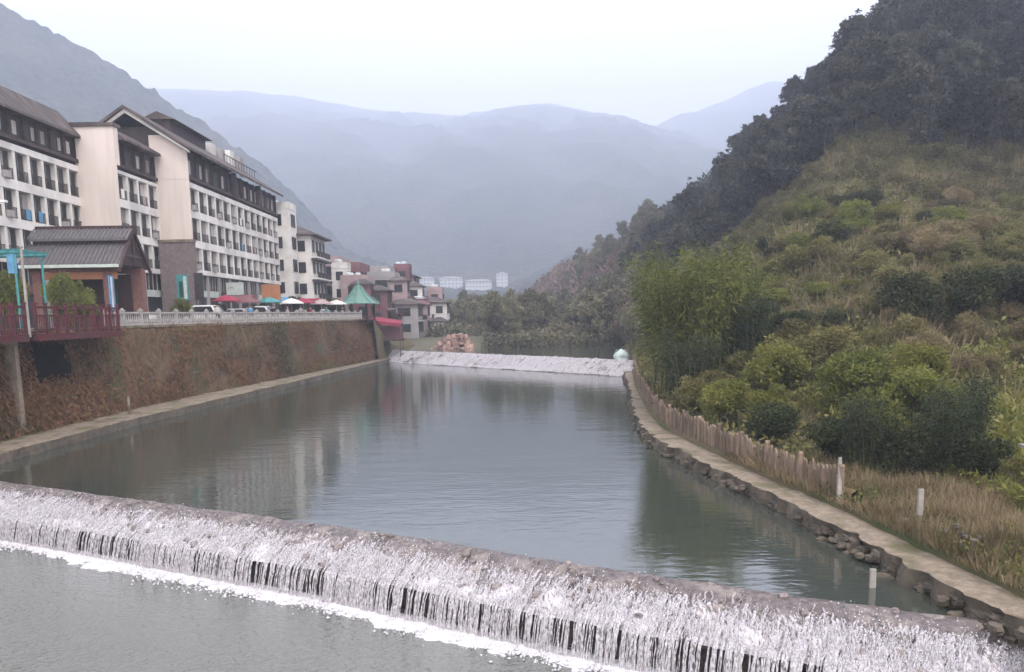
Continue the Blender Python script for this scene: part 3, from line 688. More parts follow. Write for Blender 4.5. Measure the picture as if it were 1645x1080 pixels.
# ------------------------------------------------------------------ red deck over the wall
def build_deck(y0, y1, label):
    x1, x0 = -25.2, -28.2; root = empty('viewing_deck', (-26.7, (y0 + y1) / 2, .1), label, 'deck'); c = root.location
    n = int((x1 - x0) / .3)
    for k in range(n): MB().box(x0 + k * .3 - c.x, x0 + k * .3 + .28 - c.x, y0 - c.y, y1 - c.y, .08, .14).build('plank', MT['redwood'], root)
    for x in (x0 + .3, x1 - .12): MB().box(x - .1 - c.x, x + .1 - c.x, y0 + .02 - c.y, y1 - .02 - c.y, -.24, .075).build('beam', MT['redwood'], root)
    k = y0 + .4
    while k < y1:
        MB().box(x0 - c.x, x1 - .3 - c.x, k - .07 - c.y, k + .07 - c.y, -.2, .07).build('joist', MT['darkwood'], root); k += 1.5
    npost = max(2, round((y1 - y0) / 1.05)); ys = np.linspace(y0 + .1, y1 - .1, npost + 1)
    for y in ys:
        p = MB().box(x1 - .2 - c.x, x1 - .06 - c.x, y - .07 - c.y, y + .07 - c.y, .14, 1.72); p.box(x1 - .23 - c.x, x1 - .03 - c.x, y - .1 - c.y, y + .1 - c.y, 1.72, 1.8); p.build('post', MT['redwood'], root)
    for z0, z1 in ((1.5, 1.62), (1.08, 1.16), (.3, .4)):
        MB().box(x1 - .17 - c.x, x1 - .09 - c.x, y0 + .1 - c.y, y1 - .1 - c.y, z0, z1).build('rail', MT['redwood'], root)
    for y in np.arange(y0 + .25, y1 - .1, .21):
        MB().box(x1 - .15 - c.x, x1 - .11 - c.x, y - .025 - c.y, y + .025 - c.y, .4, 1.08).build('baluster', MT['redwood'], root)
    for xx in np.arange(x0 + 1.2, x1 - .2, .9):
        MB().box(xx - .06 - c.x, xx + .06 - c.x, y1 - .15 - c.y, y1 - .03 - c.y, .14, 1.7).build('post', MT['redwood'], root)
    MB().box(x0 + 1 - c.x, x1 - .2 - c.x, y1 - .12 - c.y, y1 - .06 - c.y, 1.5, 1.62).build('rail', MT['redwood'], root)
build_deck(45.9, 55.8, 'red timber viewing deck with railing jutting out over the dark culvert')
build_deck(34.5, 45.1, 'red timber deck cut off by the photo edge, short of the pale pole')

# ------------------------------------------------------------------ hotel wings
def window_set(w, h, dark=False):
    f = MB(); t = .07
    f.box(0, .06, -w / 2, w / 2, 0, t); f.box(0, .06, -w / 2, w / 2, h - t, h); f.box(0, .06, -w / 2, -w / 2 + t, t, h - t); f.box(0, .06, w / 2 - t, w / 2, t, h - t)
    f.box(0, .05, -.03, .03, t, h - t)
    fm = f.mesh('window', MT['darkmetal'] if dark else MT['greywood'])
    p = MB().box(.01, .03, -w / 2 + t, w / 2 - t, t, h - t).mesh('pane', MT['glass'])
    c = MB()
    k = 7; y0, y1 = .02, w / 2 - .06
    for i in range(k):
        a, b = y0 + (y1 - y0) * i / k, y0 + (y1 - y0) * (i + 1) / k; d0, d1 = (.05, .1) if i % 2 else (.1, .05)
        c.add([(d0, a, .1), (d1, b, .1), (d1, b, h - .1), (d0, a, h - .1)], [(0, 1, 2, 3)])
    cm = c.mesh('curtain', MT['curtain'])
    r = MB(); r.box(0, .04, -w / 2, w / 2, .78, .84); r.box(0, .04, -w / 2, w / 2, .06, .1)
    for i in range(9): y = -w / 2 + .06 + (w - .12) * i / 8; r.box(.005, .035, y - .03, y + .03, .1, .78)
    rm = r.mesh('balcony_railing', MT['darkmetal'])
    return fm, p, cm, rm

AC_ME = MB().box(0, .26, -.36, .36, 0, .5).mesh('air_conditioner', MT['plaster_grey'])
LAUNDRY = [MB().box(0, .03, -.3, .3, 0, .8).mesh('laundry', MT[k]) for k in ('white', 'plaster_pink', 'blue')]
def hotel_wing(label, X, Y0, Y1, nb, rows, depth, attic, rh=2.15, ground=None, south=True, seed=0):
    r = random.Random(seed); root = empty('hotel_wing', (X - depth / 2, (Y0 + Y1) / 2, PZ), label, 'building', 'wings of the riverside hotel'); c = root.location
    def B(name, x0, x1, y0, y1, z0, z1, m): return MB().box(x0 - c.x, x1 - c.x, y0 - c.y, y1 - c.y, z0 - c.z, z1 - c.z).build(name, m, root)
    pitch = (Y1 - Y0) / nb; rec = .42; zt = attic[0]
    zlow = rows[-1] - .45
    B('wall', X - depth, X - rec, Y0 + .25, Y1, PZ, zt, MT['cream'])
    if south: B('end_wall', X - depth, X + .03, Y0, Y0 + .25, PZ, zt + .25, MT['cream'])
    # floor bands
    tops = [zt] + [z for z in rows]
    prev = zt
    for z in rows:
        B('floor_band', X - rec, X, Y0 + .25, Y1, z + rh, prev, MT['white']); prev = z
    B('floor_band', X - rec, X, Y0 + .25, Y1, zlow, prev, MT['white'])
    # piers
    for k in range(nb + 1):
        y = Y0 + .25 + (Y1 - Y0 - .25) * k / nb
        B('pier', X - rec, X - .03, y - .16 if k else y, y + .16 if k < nb else y, zlow, zt, MT['white'])
    fm, p, cm, rm = window_set(pitch - .4, rh - .04)
    for z in rows:
        for k in range(nb):
            y = Y0 + .25 + (Y1 - Y0 - .25) * (k + .5) / nb
            w = place('window', fm, root, (X - rec + .01 - c.x, y - c.y, z + .02 - c.z)); place('pane', p, w)
            if r.random() < .45: place('curtain', cm, w, (0, 0, 0), 0, (1, r.choice((1, 1, -1)), 1))
            place('balcony_railing', rm, root, (X - .12 - c.x, y - c.y, z - c.z))
            if r.random() < .3: place('air_conditioner', AC_ME, root, (X - .02 - c.x, y - pitch * .2 - c.y, z + .02 - c.z))
            elif r.random() < .25: place('laundry', r.choice(LAUNDRY), root, (X - .05 - c.x, y + r.uniform(-.2, .3) - c.y, z + .1 - c.z))
    # ground floor shops
    g0 = PZ; gt = zlow
    nsh = max(2, round((Y1 - Y0) / 3.6))
    for k in range(nsh):
        a = Y0 + .4 + (Y1 - Y0 - .5) * k / nsh; b = Y0 + .4 + (Y1 - Y0 - .5) * (k + 1) / nsh
        B('shop_pillar', X - rec, X - .12, a - .01, a + .4, g0, gt, MT['plaster_grey'])
        w = B('shop_window', X - rec, X - .36, a + .4, b, g0 + .05, 3.1, MT['glass'])
        B('shop_fascia', X - rec, X - .25, a + .4, b, 3.1, 3.75, [MT['plaster_red'], MT['brownwood'], MT['palesign'], MT['darkmetal']][r.randrange(4)])
        B('upper_glazing', X - rec, X - .34, a + .4, b, 3.75, gt, MT['glass'])
        for q in (.25, .5, .75): yy = a + .4 + (b - a - .4) * q; B('mullion', X - .34, X - .28, yy - .04, yy + .04, 3.75, gt, MT['greywood'])
    # attic storey in dark timber
    a0, a1 = attic; B('attic_wall', X - depth, X - .3, Y0 + .26 if south else Y0, Y1, a0 + .26, a1, MT['brownwood'])
    aw = window_set(pitch * .62, (a1 - a0) * .52, True)
    for k in range(nb):
        y = Y0 + .25 + (Y1 - Y0 - .25) * (k + .5) / nb
        w = place('attic_window', aw[0], root, (X - .295 - c.x, y - c.y, a0 + .75 - c.z)); place('pane', aw[1], w)
        if r.random() < .8: place('curtain', aw[2], w, (0, 0, 0), 0, (.8, r.choice((1, -1)), 1))
    for k in range(nb + 1):
        y = Y0 + .3 + (Y1 - Y0 - .5) * k / nb; B('attic_post', X - .3, X - .05, y - .09, y + .09, a0 + .26, a1, MT['brownwood'])
    B('attic_sill', X - .3, X + .12, Y0 + .26, Y1, a0 + .26, a0 + .55, MT['brownwood'])
    return root, B
rowsz = [11.45, 8.6, 5.75]

# wing at the photo's left edge
wa, B = hotel_wing('stepped-back hotel wing at the left end with dark mansard roof', -36.8, 52.0, 76.0, 12, rowsz, 12, (14.1, 16.4), seed=1, south=False)
c = wa.location
mb = MB(); mb.prism([(-36.3, 16.4), (-36.35, 16.62), (-38.2, 18.7), (-47, 18.7), (-48.8, 16.4)], 'y', 51.6, 75.95); mb.v = [(a - c.x, b - c.y, d - c.z) for a, b, d in mb.v]; rf = mb.build('roof', MT['rooftile'], wa)
# cream stair wall and middle wing
wb, B = hotel_wing('narrow middle hotel wing with cream end wall and dark gabled attic', -33.8, 76.0, 85.0, 4, rowsz, 9, (13.9, 16.4), seed=2)
c = wb.location
B('stair_wall', -37.0, -33.55, 75.72, 76.0, PZ, 17.35, MT['cream']); B('stair_wall_cap', -37.2, -33.4, 75.55, 76.9, 17.35, 17.62, MT['rooftile'])
B('stair_side_wall', -33.78, -33.5, 76.0, 76.5, 14.2, 17.35, MT['cream'])
mb = MB(); mb.prism([(-33.1, 16.4), (-33.15, 16.65), (-35.2, 17.9), (-42, 17.9), (-42.8, 16.4)], 'y', 76.55, 84.7); mb.v = [(a - c.x, b - c.y, d - c.z) for a, b, d in mb.v]; mb.build('roof', MT['rooftile'], wb)
# long wing
wc, B = hotel_wing('long hotel wing with three rows of balconies and cream gable end', -30.8, 85.0, 117.0, 13, rowsz, 11, (14.1, 17.0), seed=3)
c = wc.location
def sh(mb): mb.v = [(a - c.x, b - c.y, d - c.z) for a, b, d in mb.v]; return mb
sh(MB().prism([(-41.8, 14.3), (-30.77, 14.3), (-30.77, 16.9), (-33.2, 18.45), (-34.3, 18.45), (-34.3, 17.2), (-38, 17.2), (-38, 18.45), (-38.9, 18.45), (-41.8, 16.9)], 'y', 84.98, 85.25)).build('gable_wall', MT['cream'], wc)
for s in (1, -1):
    xr = -36.1; e = xr + s * 6.1
    sh(MB().prism([(xr, 20.75), (e, 16.85), (e, 17.12), (xr, 21.05)] if s > 0 else [(e, 16.85), (xr, 20.75), (xr, 21.05), (e, 17.12)], 'y', 83.9, 117.6)).build('roof_slope', MT['rooftile'], wc)
    sh(MB().prism([(xr, 20.4), (xr + s * 5.9, 16.62), (xr + s * 5.9, 16.85), (xr, 20.75)][::s], 'y', 84.2, 84.42)).build('barge_board', MT['white'], wc)
B('gable_timber', -38.6, -33.6, 85.3, 85.5, 16.6, 19.3, MT['brownwood'])
B('stone_base', -33.75, -30.5, 84.1, 84.97, PZ, 8.3, MT['stone']); B('stone_base_cap', -33.78, -30.4, 84.0, 84.97, 8.3, 8.55, MT['concrete'])
B('clerestory', -37.4, -35.0, 92.5, 103, 20.0, 21.5, MT['brownwood'])
sh(MB().prism([(-38, 21.5), (-34.3, 21.5), (-36.1, 22.3)], 'y', 92, 103.5)).build('clerestory_roof', MT['rooftile'], wc)
for k, (y, h) in enumerate(((105, 1.4), (107.5, 1.0), (110, 1.6), (113, 1.1))):
    B('roof_tank', -36.3 + .3 * k, -35.0 + .3 * k, y, y + 1.5, 19.8, 20.9 + h * .5, [MT['white'], MT['plaster_grey']][k % 2])
    for q in range(3): B('tank_leg', -35.2 + .3 * k, -35.1 + .3 * k, y + .1 + q * .6, y + .18 + q * .6, 19, 19.8, MT['darkmetal'])
for y in np.arange(104, 117, 1.1): B('roof_rail_post', -33.3, -33.24, y, y + .06, 18.9, 20.1, MT['darkmetal'])
B('roof_rail', -33.32, -33.22, 104, 117, 20.1, 20.17, MT['darkmetal'])
for y in (98.5, 108.0): B('dividing_wall', -30.95, -30.35, y, y + .35, 14.3, 17.0, MT['brownwood'])

# ------------------------------------------------------------------ white terraced block next door and houses further on
def house(label, cat, x0, x1, y0, y1, z0, floors, fh, wall, roofm, roofkind='hip', balc=True, nb=3, over=.5, roofh=1.4, group=None, band=None, seed=0):
    r = random.Random(seed); root = empty('house', ((x0 + x1) / 2, (y0 + y1) / 2, z0), label, cat, group); c = root.location
    def B(name, a0, a1, b0, b1, c0, c1, m, par=None): return MB().box(a0 - c.x, a1 - c.x, b0 - c.y, b1 - c.y, c0 - c.z, c1 - c.z).build(name, m, par or root)
    H = floors * fh; B('wall', x0, x1, y0, y1, z0 - 1.5, z0 + H, wall)
    for f in range(floors):
        zf = z0 + f * fh
        wy = (y1 - y0) / nb; fm, p, cm, rm = window_set(wy * .55, fh * .55, y0 < 400)
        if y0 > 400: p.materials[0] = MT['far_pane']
        for k in range(nb):
            w = place('window', fm, root, (x1 + .01 - c.x, y0 + wy * (k + .5) - c.y, zf + .75 - c.z)); place('pane', p, w)
            if balc and f: place('balcony_railing', rm, root, (x1 + .72 - c.x, y0 + wy * (k + .5) - c.y, zf + .08 - c.z), 0, (1, 1.7, 1))
        ns = max(1, int((x1 - x0) / 2.6)); ws = (x1 - x0) / ns; fm2, p2, cm2, rm2 = window_set(ws * .45, fh * .5, y0 < 400)
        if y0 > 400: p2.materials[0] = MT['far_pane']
        for k in range(ns):
            w = place('window', fm2, root, (x0 + ws * (k + .5) - c.x, y0 - .01 - c.y, zf + .8 - c.z), -math.pi / 2); place('pane', p2, w)
        if balc and f: B('balcony_slab', x1, x1 + .8, y0 - .3, y1 + .1, zf - .12, zf + .06, band or wall)
        if band and f: B('eave_band', x1 + .01, x1 + .9, y0 - .4, y1 + .15, zf - .42, zf - .13, roofm)
    if roofkind == 'hip':
        zc = z0 + H - c.z; a = (x1 - x0) / 2 + over; b = (y1 - y0) / 2 + over; q = min(a, b) * .75
        mb = MB(); mb.add([(-a, -b, zc), (a, -b, zc), (a, b, zc), (-a, b, zc), (-a, -b, zc + .2), (a, -b, zc + .2), (a, b, zc + .2), (-a, b, zc + .2), (-a + q, -b + q, zc + roofh), (a - q, -b + q, zc + roofh), (a - q, b - q, zc + roofh), (-a + q, b - q, zc + roofh)],
                          [(3, 2, 1, 0), (0, 1, 5, 4), (1, 2, 6, 5), (2, 3, 7, 6), (3, 0, 4, 7), (4, 5, 9, 8), (5, 6, 10, 9), (6, 7, 11, 10), (7, 4, 8, 11), (8, 9, 10, 11)])
        mb.build('roof', roofm, root)
    else:
        B('parapet', x1 - .2, x1 + .05, y0 - .05, y1 + .05, z0 + H, z0 + H + .9, wall); B('parapet', x0, x1 - .2, y0 - .05, y0 + .15, z0 + H, z0 + H + .9, wall)
        for k in range(3):
            xx = r.uniform(x0 + .5, x1 - 1.2); yy = r.uniform(y0 + .6, y1 - 1.2); t = MB(); t.lathe([(.45, 0), (.5, .2), (.5, .9), (.3, 1.05)], 10)
            t.build('water_tank', MT['distant_white'], root, (xx - c.x, yy - c.y, H + .35))
            B('tank_stand', xx - .4, xx + .4, yy - .4, yy + .4, z0 + H, z0 + H + .34, MT['darkmetal'])
    return root, B
house('white stair tower joined to the far end of the hotel', 'building', -37, -29.4, 117.6, 121.5, PZ, 5, 3.0, MT['white'], MT['rooftile'], 'flat', False, 1, seed=5)
house('white balconied house with dark stepped eaves beyond the hotel', 'house', -34, -27.6, 122, 131, PZ, 4, 2.95, MT['white'], MT['rooftile'], 'hip', True, 4, .9, 1.6, band=MT['white'], seed=6)
house('pink house with maroon balconies behind the green pavilion', 'house', -35, -26.5, 135, 145, PZ, 3, 3.0, MT['plaster_pink'], MT['plaster_red'], 'flat', True, 4, band=MT['plaster_pink'], seed=7)
house('maroon riverside house with pale parapet', 'house', -34, -25.2, 147, 157, PZ, 3, 2.9, MT['plaster_red'], MT['rooftile'], 'flat', True, 4, band=MT['plaster_pink'], seed=8)
house('grey riverside house with white water tanks on its flat roof', 'house', -31, -22, 160, 171, PZ, 3, 2.9, MT['plaster_grey'], MT['rooftile'], 'flat', True, 4, band=MT['plaster_pink'], seed=9)
house('small dark-topped house at the end of the riverside row', 'house', -26, -19, 174, 184, PZ - .5, 3, 2.9, MT['plaster_pink'], MT['brownwood'], 'hip', True, 3, .4, 1.2, band=MT['plaster_grey'], seed=10)
house('low pale house nearest the water beyond the weir', 'house', -19.5, -15, 141, 149, -2.6, 2, 2.6, MT['plaster_grey'], MT['rooftile'], 'hip', True, 3, .5, 1.1, seed=11)
house('low weathered house behind the salmon stone pile', 'house', -17, -11.5, 158, 165, -2.2, 2, 2.6, MT['white'], MT['rooftile'], 'hip', False, 3, .5, 1.2, seed=12)
house('narrow pink house with flat roof close behind the green pavilion', 'house', -25.5, -21.5, 131, 136, PZ, 2, 2.9, MT['plaster_pink'], MT['plaster_red'], 'flat', True, 2, band=MT['plaster_red'], seed=13)
house('maroon low house beside the narrow pink one', 'house', -23.5, -19.5, 138, 144, -.8, 2, 2.8, MT['plaster_red'], MT['rooftile'], 'hip', True, 2, .5, 1.0, band=MT['plaster_pink'], seed=14)
house('grey tall house rising behind the maroon low one', 'house', -24.5, -19.8, 150, 157, -.5, 3, 2.7, MT['plaster_grey'], MT['brownwood'], 'flat', True, 3, band=MT['plaster_red'], seed=15)
house('little pink house at the water side of the row', 'house', -17.5, -14.4, 151, 156, -2.4, 2, 2.5, MT['plaster_pink'], MT['plaster_red'], 'hip', True, 2, .4, .9, seed=16)
_w = [MT['white'], MT['plaster_pink'], MT['plaster_red'], MT['plaster_grey']]
for i, (x, y, w, d, z, f, m, l) in enumerate(((-22.8, 126.0, 2.6, 3.0, .2, 2, 2, 'slim maroon shop house just behind the green pavilion'), (-27.0, 132.0, 2.4, 3.0, PZ, 3, 0, 'slim white house squeezed beside the pink house'), (-20.2, 146.0, 3.0, 3.4, -1.2, 3, 1, 'slim pink three-storey house in the far row'),
    (-17.8, 158.0, 2.8, 3.2, -2.2, 2, 2, 'maroon cottage by the far bank'), (-19.6, 163.0, 3.2, 4, -1.6, 3, 0, 'slim white three-storey house in the far row'), (-16.0, 168.0, 3, 4, -2.4, 3, 1, 'pink cottage farthest along the bank'), (-13.8, 150.5, 2.6, 3, -3, 1, 0, 'single-storey white hut near the water'), (-22.2, 167.5, 3, 4, -.5, 4, 2, 'tall slim maroon house rising over the far row'))):
    house(l, 'house', x, x + w, y, y + d, z, f, 2.6, _w[m], [MT['rooftile'], MT['plaster_red']][i % 2], ['hip', 'flat'][i % 2], True, 2, .35, .9, band=_w[(m + 1) % 4], seed=60 + i)
for (x, y, z, l) in ((-20.6, 130.5, PZ, 'red awning before the narrow pink house'), (-18.6, 140.0, -.9, 'red awning before the maroon low house'), (-25.6, 133.4, PZ, 'small red awning beside the white balconied house')):
    o = empty('awning', (x, y, z), l, 'awning'); MB().add([(-1.6, -1.5, 2.5), (1.2, -1.5, 2.0), (1.2, 1.8, 2.0), (-1.6, 1.8, 2.5), (1.2, -1.5, 1.7), (1.2, 1.8, 1.7)], [(0, 1, 2, 3), (1, 4, 5, 2)]).build('cloth', MT['red'], o)
    for yy in (-1.4, 1.7): MB().tube([(1.1, yy, -.5), (1.1, yy, 1.9)], .05, 6).build('post', MT['darkmetal'], o)
for i, (x, y, w, f, l) in enumerate(((-74, 690, 14, 3, 'far white block, leftmost of the row under the misty mountain'), (-56, 700, 18, 3, 'far white block second from the left under the misty mountain'), (-35, 694, 21, 2, 'far long white block, lowest of the row under the misty mountain'), (-10, 704, 9, 4, 'far white tower block, rightmost and tallest of its row'))):
    house(l, 'building', x, x + w, y, y + 12, 21.5, f, 2.9, MT['distant_white'], MT['plaster_grey'], 'hip', False, 4, .5, 1.6, seed=20 + i)

# ------------------------------------------------------------------ tiled gate pavilion on the promenade
def build_pavilion():
    root = empty('gate_pavilion', (-30.2, 62.3, PZ), 'gate pavilion with two-tier grey tiled roof and red brick pillars', 'pavilion', rz=math.radians(4))
    c = (0, 0, PZ)
    def P(mb, name, m, par=None): mb.v = [(a, b, d - PZ) for a, b, d in mb.v]; return mb.build(name, m, par or root)
    x0, x1 = -3.4, 3.5
    def slope(name, ya, za, yb, zb, xa, xb, th, m, par=None):
        return P(MB().prism([(ya, za), (yb, zb), (yb, zb + th), (ya, za + th)], 'x', xa, xb), name, m, par)
    # lower tier
    lo = slope('lower_roof', -3.0, 4.75, -.9, 6.35, x0 - .4, x1, .16, MT['greytile']); slope('lower_roof', 3.0, 4.75, .9, 6.35, x0 - .4, x1, .16, MT['greytile'])
    P(MB().box(x0 - .1, x1 - .1, -.95, .95, 6.25, 6.72), 'roof_band', MT['darkwood'])
    up = slope('upper_roof', -1.35, 6.68, 0, 7.55, x0 - .15, x1 + .1, .15, MT['greytile']); slope('upper_roof', 1.35, 6.68, 0, 7.55, x0 - .15, x1 + .1, .15, MT['greytile'])
    P(MB().box(x0 - .2, x1 + .15, -.12, .12, 7.62, 7.86), 'ridge', MT['darkwood'])
    for i in range(24):        # tile courses on both tiers
        x = x0 - .25 + i * (x1 - x0 + .1) / 23
        P(MB().tube([(x, -3.02, 4.94), (x, -.92, 6.54)], .055, 5), 'tile_course', MT['greytile'], lo)
        P(MB().tube([(x, -1.36, 6.86), (x, -.05, 7.7)], .05, 5), 'tile_course', MT['greytile'], up)
    P(MB().box(x0 - .3, x1 - .05, -3.08, -2.95, 4.68, 4.9), 'eave_board', MT['palesign'])
    # gable end
    P(MB().prism([(-2.5, 4.9), (2.5, 4.9), (0, 7.5)], 'x', x1 - .25, x1 - .05), 'gable', MT['darkwood'])
    for s in (-1, 1):
        P(MB().prism([(0, 7.35), (s * 3.3, 4.35), (s * 3.3, 4.65), (0, 7.7)][::s], 'x', x1 + .02, x1 + .2), 'barge_board', MT['darkwood'])
    P(MB().box(x1 - .02, x1 + .1, -.1, .1, 5., 7.2), 'king_post', MT['brownwood']); P(MB().box(x1 - .02, x1 + .08, -1.6, 1.6, 5.5, 5.7), 'tie_beam', MT['brownwood'])
    for x, y, w in ((3.0, 2.1, .42), (2.2, -1.9, .3), (-2.9, -1.9, .3), (-2.9, 2.1, .3), (0, 2.1, .25)):
        p = P(MB().box(x - w, x + w, y - w, y + w, PZ, 4.85), 'pillar', MT['brickred']); P(MB().box(x - w - .08, x + w + .08, y - w - .08, y + w + .08, PZ, PZ + .5), 'pillar_base', MT['stone'], p)
    P(MB().box(x0, x1 - .3, -2.2, -1.95, 4.45, 4.85), 'beam', MT['brickred']); P(MB().box(x0, x1 - .3, 1.95, 2.2, 4.45, 4.85), 'beam', MT['brickred'])
    P(MB().box(-2.6, 2.6, 1.6, 1.75, PZ, 4.4), 'back_screen', MT['darkwood']); P(MB().box(.5, 1.5, 1.45, 1.58, PZ + .1, 4.1), 'door', MT['teal_dark'])
    P(MB().box(x0 + .3, x1 - .6, -2.0, -1.96, 3.9, 4.42), 'lintel_board', MT['orange'])
MT['teal_dark'] = pm('dark_teal_door', (.01, .05, .045), (.015, .07, .06), 3, .5)
build_pavilion(); bpy.data.objects['gate_pavilion'].scale = (.93, .93, .965)
o = empty('banner', (-27.0, 58.6, PZ), 'blue and white upright banner by the pavilion gable', 'banner')
MB().tube([(0, 0, 0), (0, 0, 3.6)], .04, 6).build('pole', MT['darkmetal'], o); MB().box(.05, .09, -.35, .35, 1.2, 3.5).build('cloth', MT['blue'], o); MB().box(.092, .1, -.1, .12, 1.3, 3.4).build('stripe', MT['white'], o)

# ------------------------------------------------------------------ promenade furniture
def lamp_post(x, y, h, label):
    o = empty('lamp_post', (x, y, PZ), label, 'lamp post')
    MB().tube([(0, 0, 0), (0, 0, h)], [.13, .08], 8).build('pole', MT['lamp_pole'], o); MB().lathe([(.2, 0), (.2, .25), (.14, .3)], 8).build('base', MT['lamp_pole'], o)
    MB().tube([(0, 0, h - .15), (.4, 0, h + .15), (.9, 0, h + .15)], .05, 6).build('arm', MT['lamp_pole'], o); MB().box(.7, 1.3, -.12, .12, h + .02, h + .14).build('lamp_head', MT['lamp'], o)
MT['lamp_pole'] = pm('lamp_pole_paint', (.07, .06, .075), (.05, .045, .055), 3, .5)
lamp_post(-28.0, 46.8, 6.8, 'tall dark lamp post behind the red deck')
o = empty('flag_pole', (-25.45, 45.5, .08), 'slim pale pole between the two red decks', 'pole'); MB().tube([(0, 0, 0), (0, 0, 4.6)], [.09, .06], 8).build('shaft', MT['greywood'], o); MB().lathe([(.02, 0), (.1, .06), (.1, .14), (.02, .22)], 8).build('finial', MT['greywood'], o, (0, 0, 4.6))
# turquoise pergola
o = empty('pergola', (-29.6, 50, PZ), 'turquoise pipe pergola with a leafy climber at the left edge', 'pergola')
for x in (-2.6, 0, 2.0):
    for y in (-1.4, 1.4): MB().tube([(x, y, 0), (x, y, 4.3)], .07, 8).build('post', MT['teal'], o)
for y in (-1.4, 1.4): MB().tube([(-3, y, 4.35), (2.3, y, 4.35)], .09, 8).build('beam', MT['teal'], o)
for x in np.arange(-2.8, 2.3, .5): MB().box(x - .04, x + .04, -1.8, 1.8, 4.44, 4.54).build('rafter', MT['teal'], o)
MB().box(1.6, 2.1, -1.45, -1.4, 3.2, 4.3).build('side_panel', MT['blue'], o)
for (x, y, z0, z1, w, m, mp_, l) in ((-29.6, 78.5, 2.6, 4.9, 1.0, 'teal', 'teal', 'teal and white upright shop sign before the stone base'),
                                (-29.2, 81.5, 2.8, 5.2, .8, 'darkmetal', 'lamp_pole', 'tall dark navy sign board beside the teal sign'),
                                (-29.3, 92.5, 3.4, 4.7, 1.8, 'palesign', 'lamp_pole', 'pale rectangular shop sign over the hotel shops'),
                                (-27.4, 99.5, 2.9, 4.7, 2.1, 'orange', 'lamp_pole', 'square orange sign board on two posts')):
    o = empty('sign_board', (x, y, PZ), l, 'sign')
    MB().box(-w / 2, w / 2, -.08, .08, z0 - PZ, z1 - PZ).build('board', MT[m], o); MB().box(-w / 2 - .05, w / 2 + .05, -.06, .06, z0 - PZ - .1, z0 - PZ - .005).build('frame', MT['darkmetal'], o)
    if m == 'teal': MB().box(w * .12, w / 2 - .1, -.1, -.085, z0 - PZ + .15, z1 - PZ - .15).build('panel', MT['palesign'], o); MB().box(-w / 2 + .2, w * .05, -.1, -.085, z0 - PZ + .3, z1 - PZ - .6).build('panel', MT['teal_dark'], o)
    if m == 'palesign': MB().box(-w * .35, -w * .1, -.1, -.085, z0 - PZ + .7, z1 - PZ - .5).build('panel', MT['plaster_grey'], o)
    for s in (-1, 1): MB().tube([(s * w * .4, 0, 0), (s * w * .4, 0, z0 - PZ)], .06, 6).build('post', MT['darkmetal'], o)

def build_car(label, x, y, rz, paint, van=False):
    o = empty('parked_car', (x, y, PZ), label, 'car', 'cars parked along the promenade', rz)
    h = 1.75 if van else 1.48
    prof = [(-2.15, .35), (2.15, .35), (2.2, .6), (2.05, .82), (1.2, .95), (.55, h - .06), (.3, h), (-1.2, h), (-1.5, h - .06), (-2.0, .98), (-2.2, .9)]
    b = MB(); n = len(prof); V = []
    for s, ins in ((-1, 1), (1, 1)):
        for p, q in prof: V.append((p, s * (.86 - (max(0, q - .9) * .3)), q))
    b.add(V, [tuple(range(n)), tuple(range(n, 2 * n))[::-1]] + [(i, n + i, n + (i + 1) % n, (i + 1) % n) for i in range(n)]); b.build('body', paint, o)
    def sidew(s):
        q = []
        for p, z in ((.95, .98), (.45, h - .12), (-1.2, h - .12), (-1.7, 1.0)): q.append((p, s * (.862 - (z - .9) * .3 + .006), z))
        return q
    for s in (-1, 1): MB().add(sidew(s), [(0, 1, 2, 3)] if s < 0 else [(3, 2, 1, 0)]).build('side_window', MT['glass'], o)
    MB().add([(1.16, -.72, 1.0), (1.16, .72, 1.0), (.6, .6, h - .1), (.6, -.6, h - .1)], [(0, 1, 2, 3)]).build('windscreen', MT['glass'], o, (.03, 0, .03))
    MB().add([(-1.98, -.72, 1.03), (-1.98, .72, 1.03), (-1.53, .6, h - .1), (-1.53, -.6, h - .1)], [(3, 2, 1, 0)]).build('rear_window', MT['glass'], o, (-.03, 0, .03))
    for px in (-1.35, 1.35):
        for s in (-1, 1):
            w = MB().tube([(px, s * .7, .32), (px, s * .9, .32)], .32, 14).build('wheel', MT['tyre'], o); MB().tube([(px, s * .89, .32), (px, s * .91, .32)], .19, 10).build('rim', MT['chrome'], w)
    for s in (-1, 1):
        MB().box(2.08, 2.2, s * .6 - .17, s * .6 + .17, .62, .78).build('headlight', MT['lamp'], o); MB().box(-2.22, -2.1, s * .62 - .14, s * .62 + .14, .72, .9).build('tail_light', MT['tail'], o)
    MB().box(2.14, 2.25, -.8, .8, .36, .52).build('bumper', MT['darkmetal'], o)
build_car('white car nearest the gate pavilion behind the balustrade', -29.2, 66.0, -.3, MT['carwhite'])
build_car('white van with pointed roof beside the stone base', -27.6, 79.5, -.2, MT['carwhite'], True)
build_car('silver lilac car parked before the hotel shops', -26.9, 86.5, -.2, MT['carlilac'])
build_car('white car parked below the orange sign', -26.3, 92.0, -.15, MT['carwhite'], True)
build_car('pale car farthest along the promenade near the green pavilion', -24.0, 110.0, -.2, MT['carwhite'])

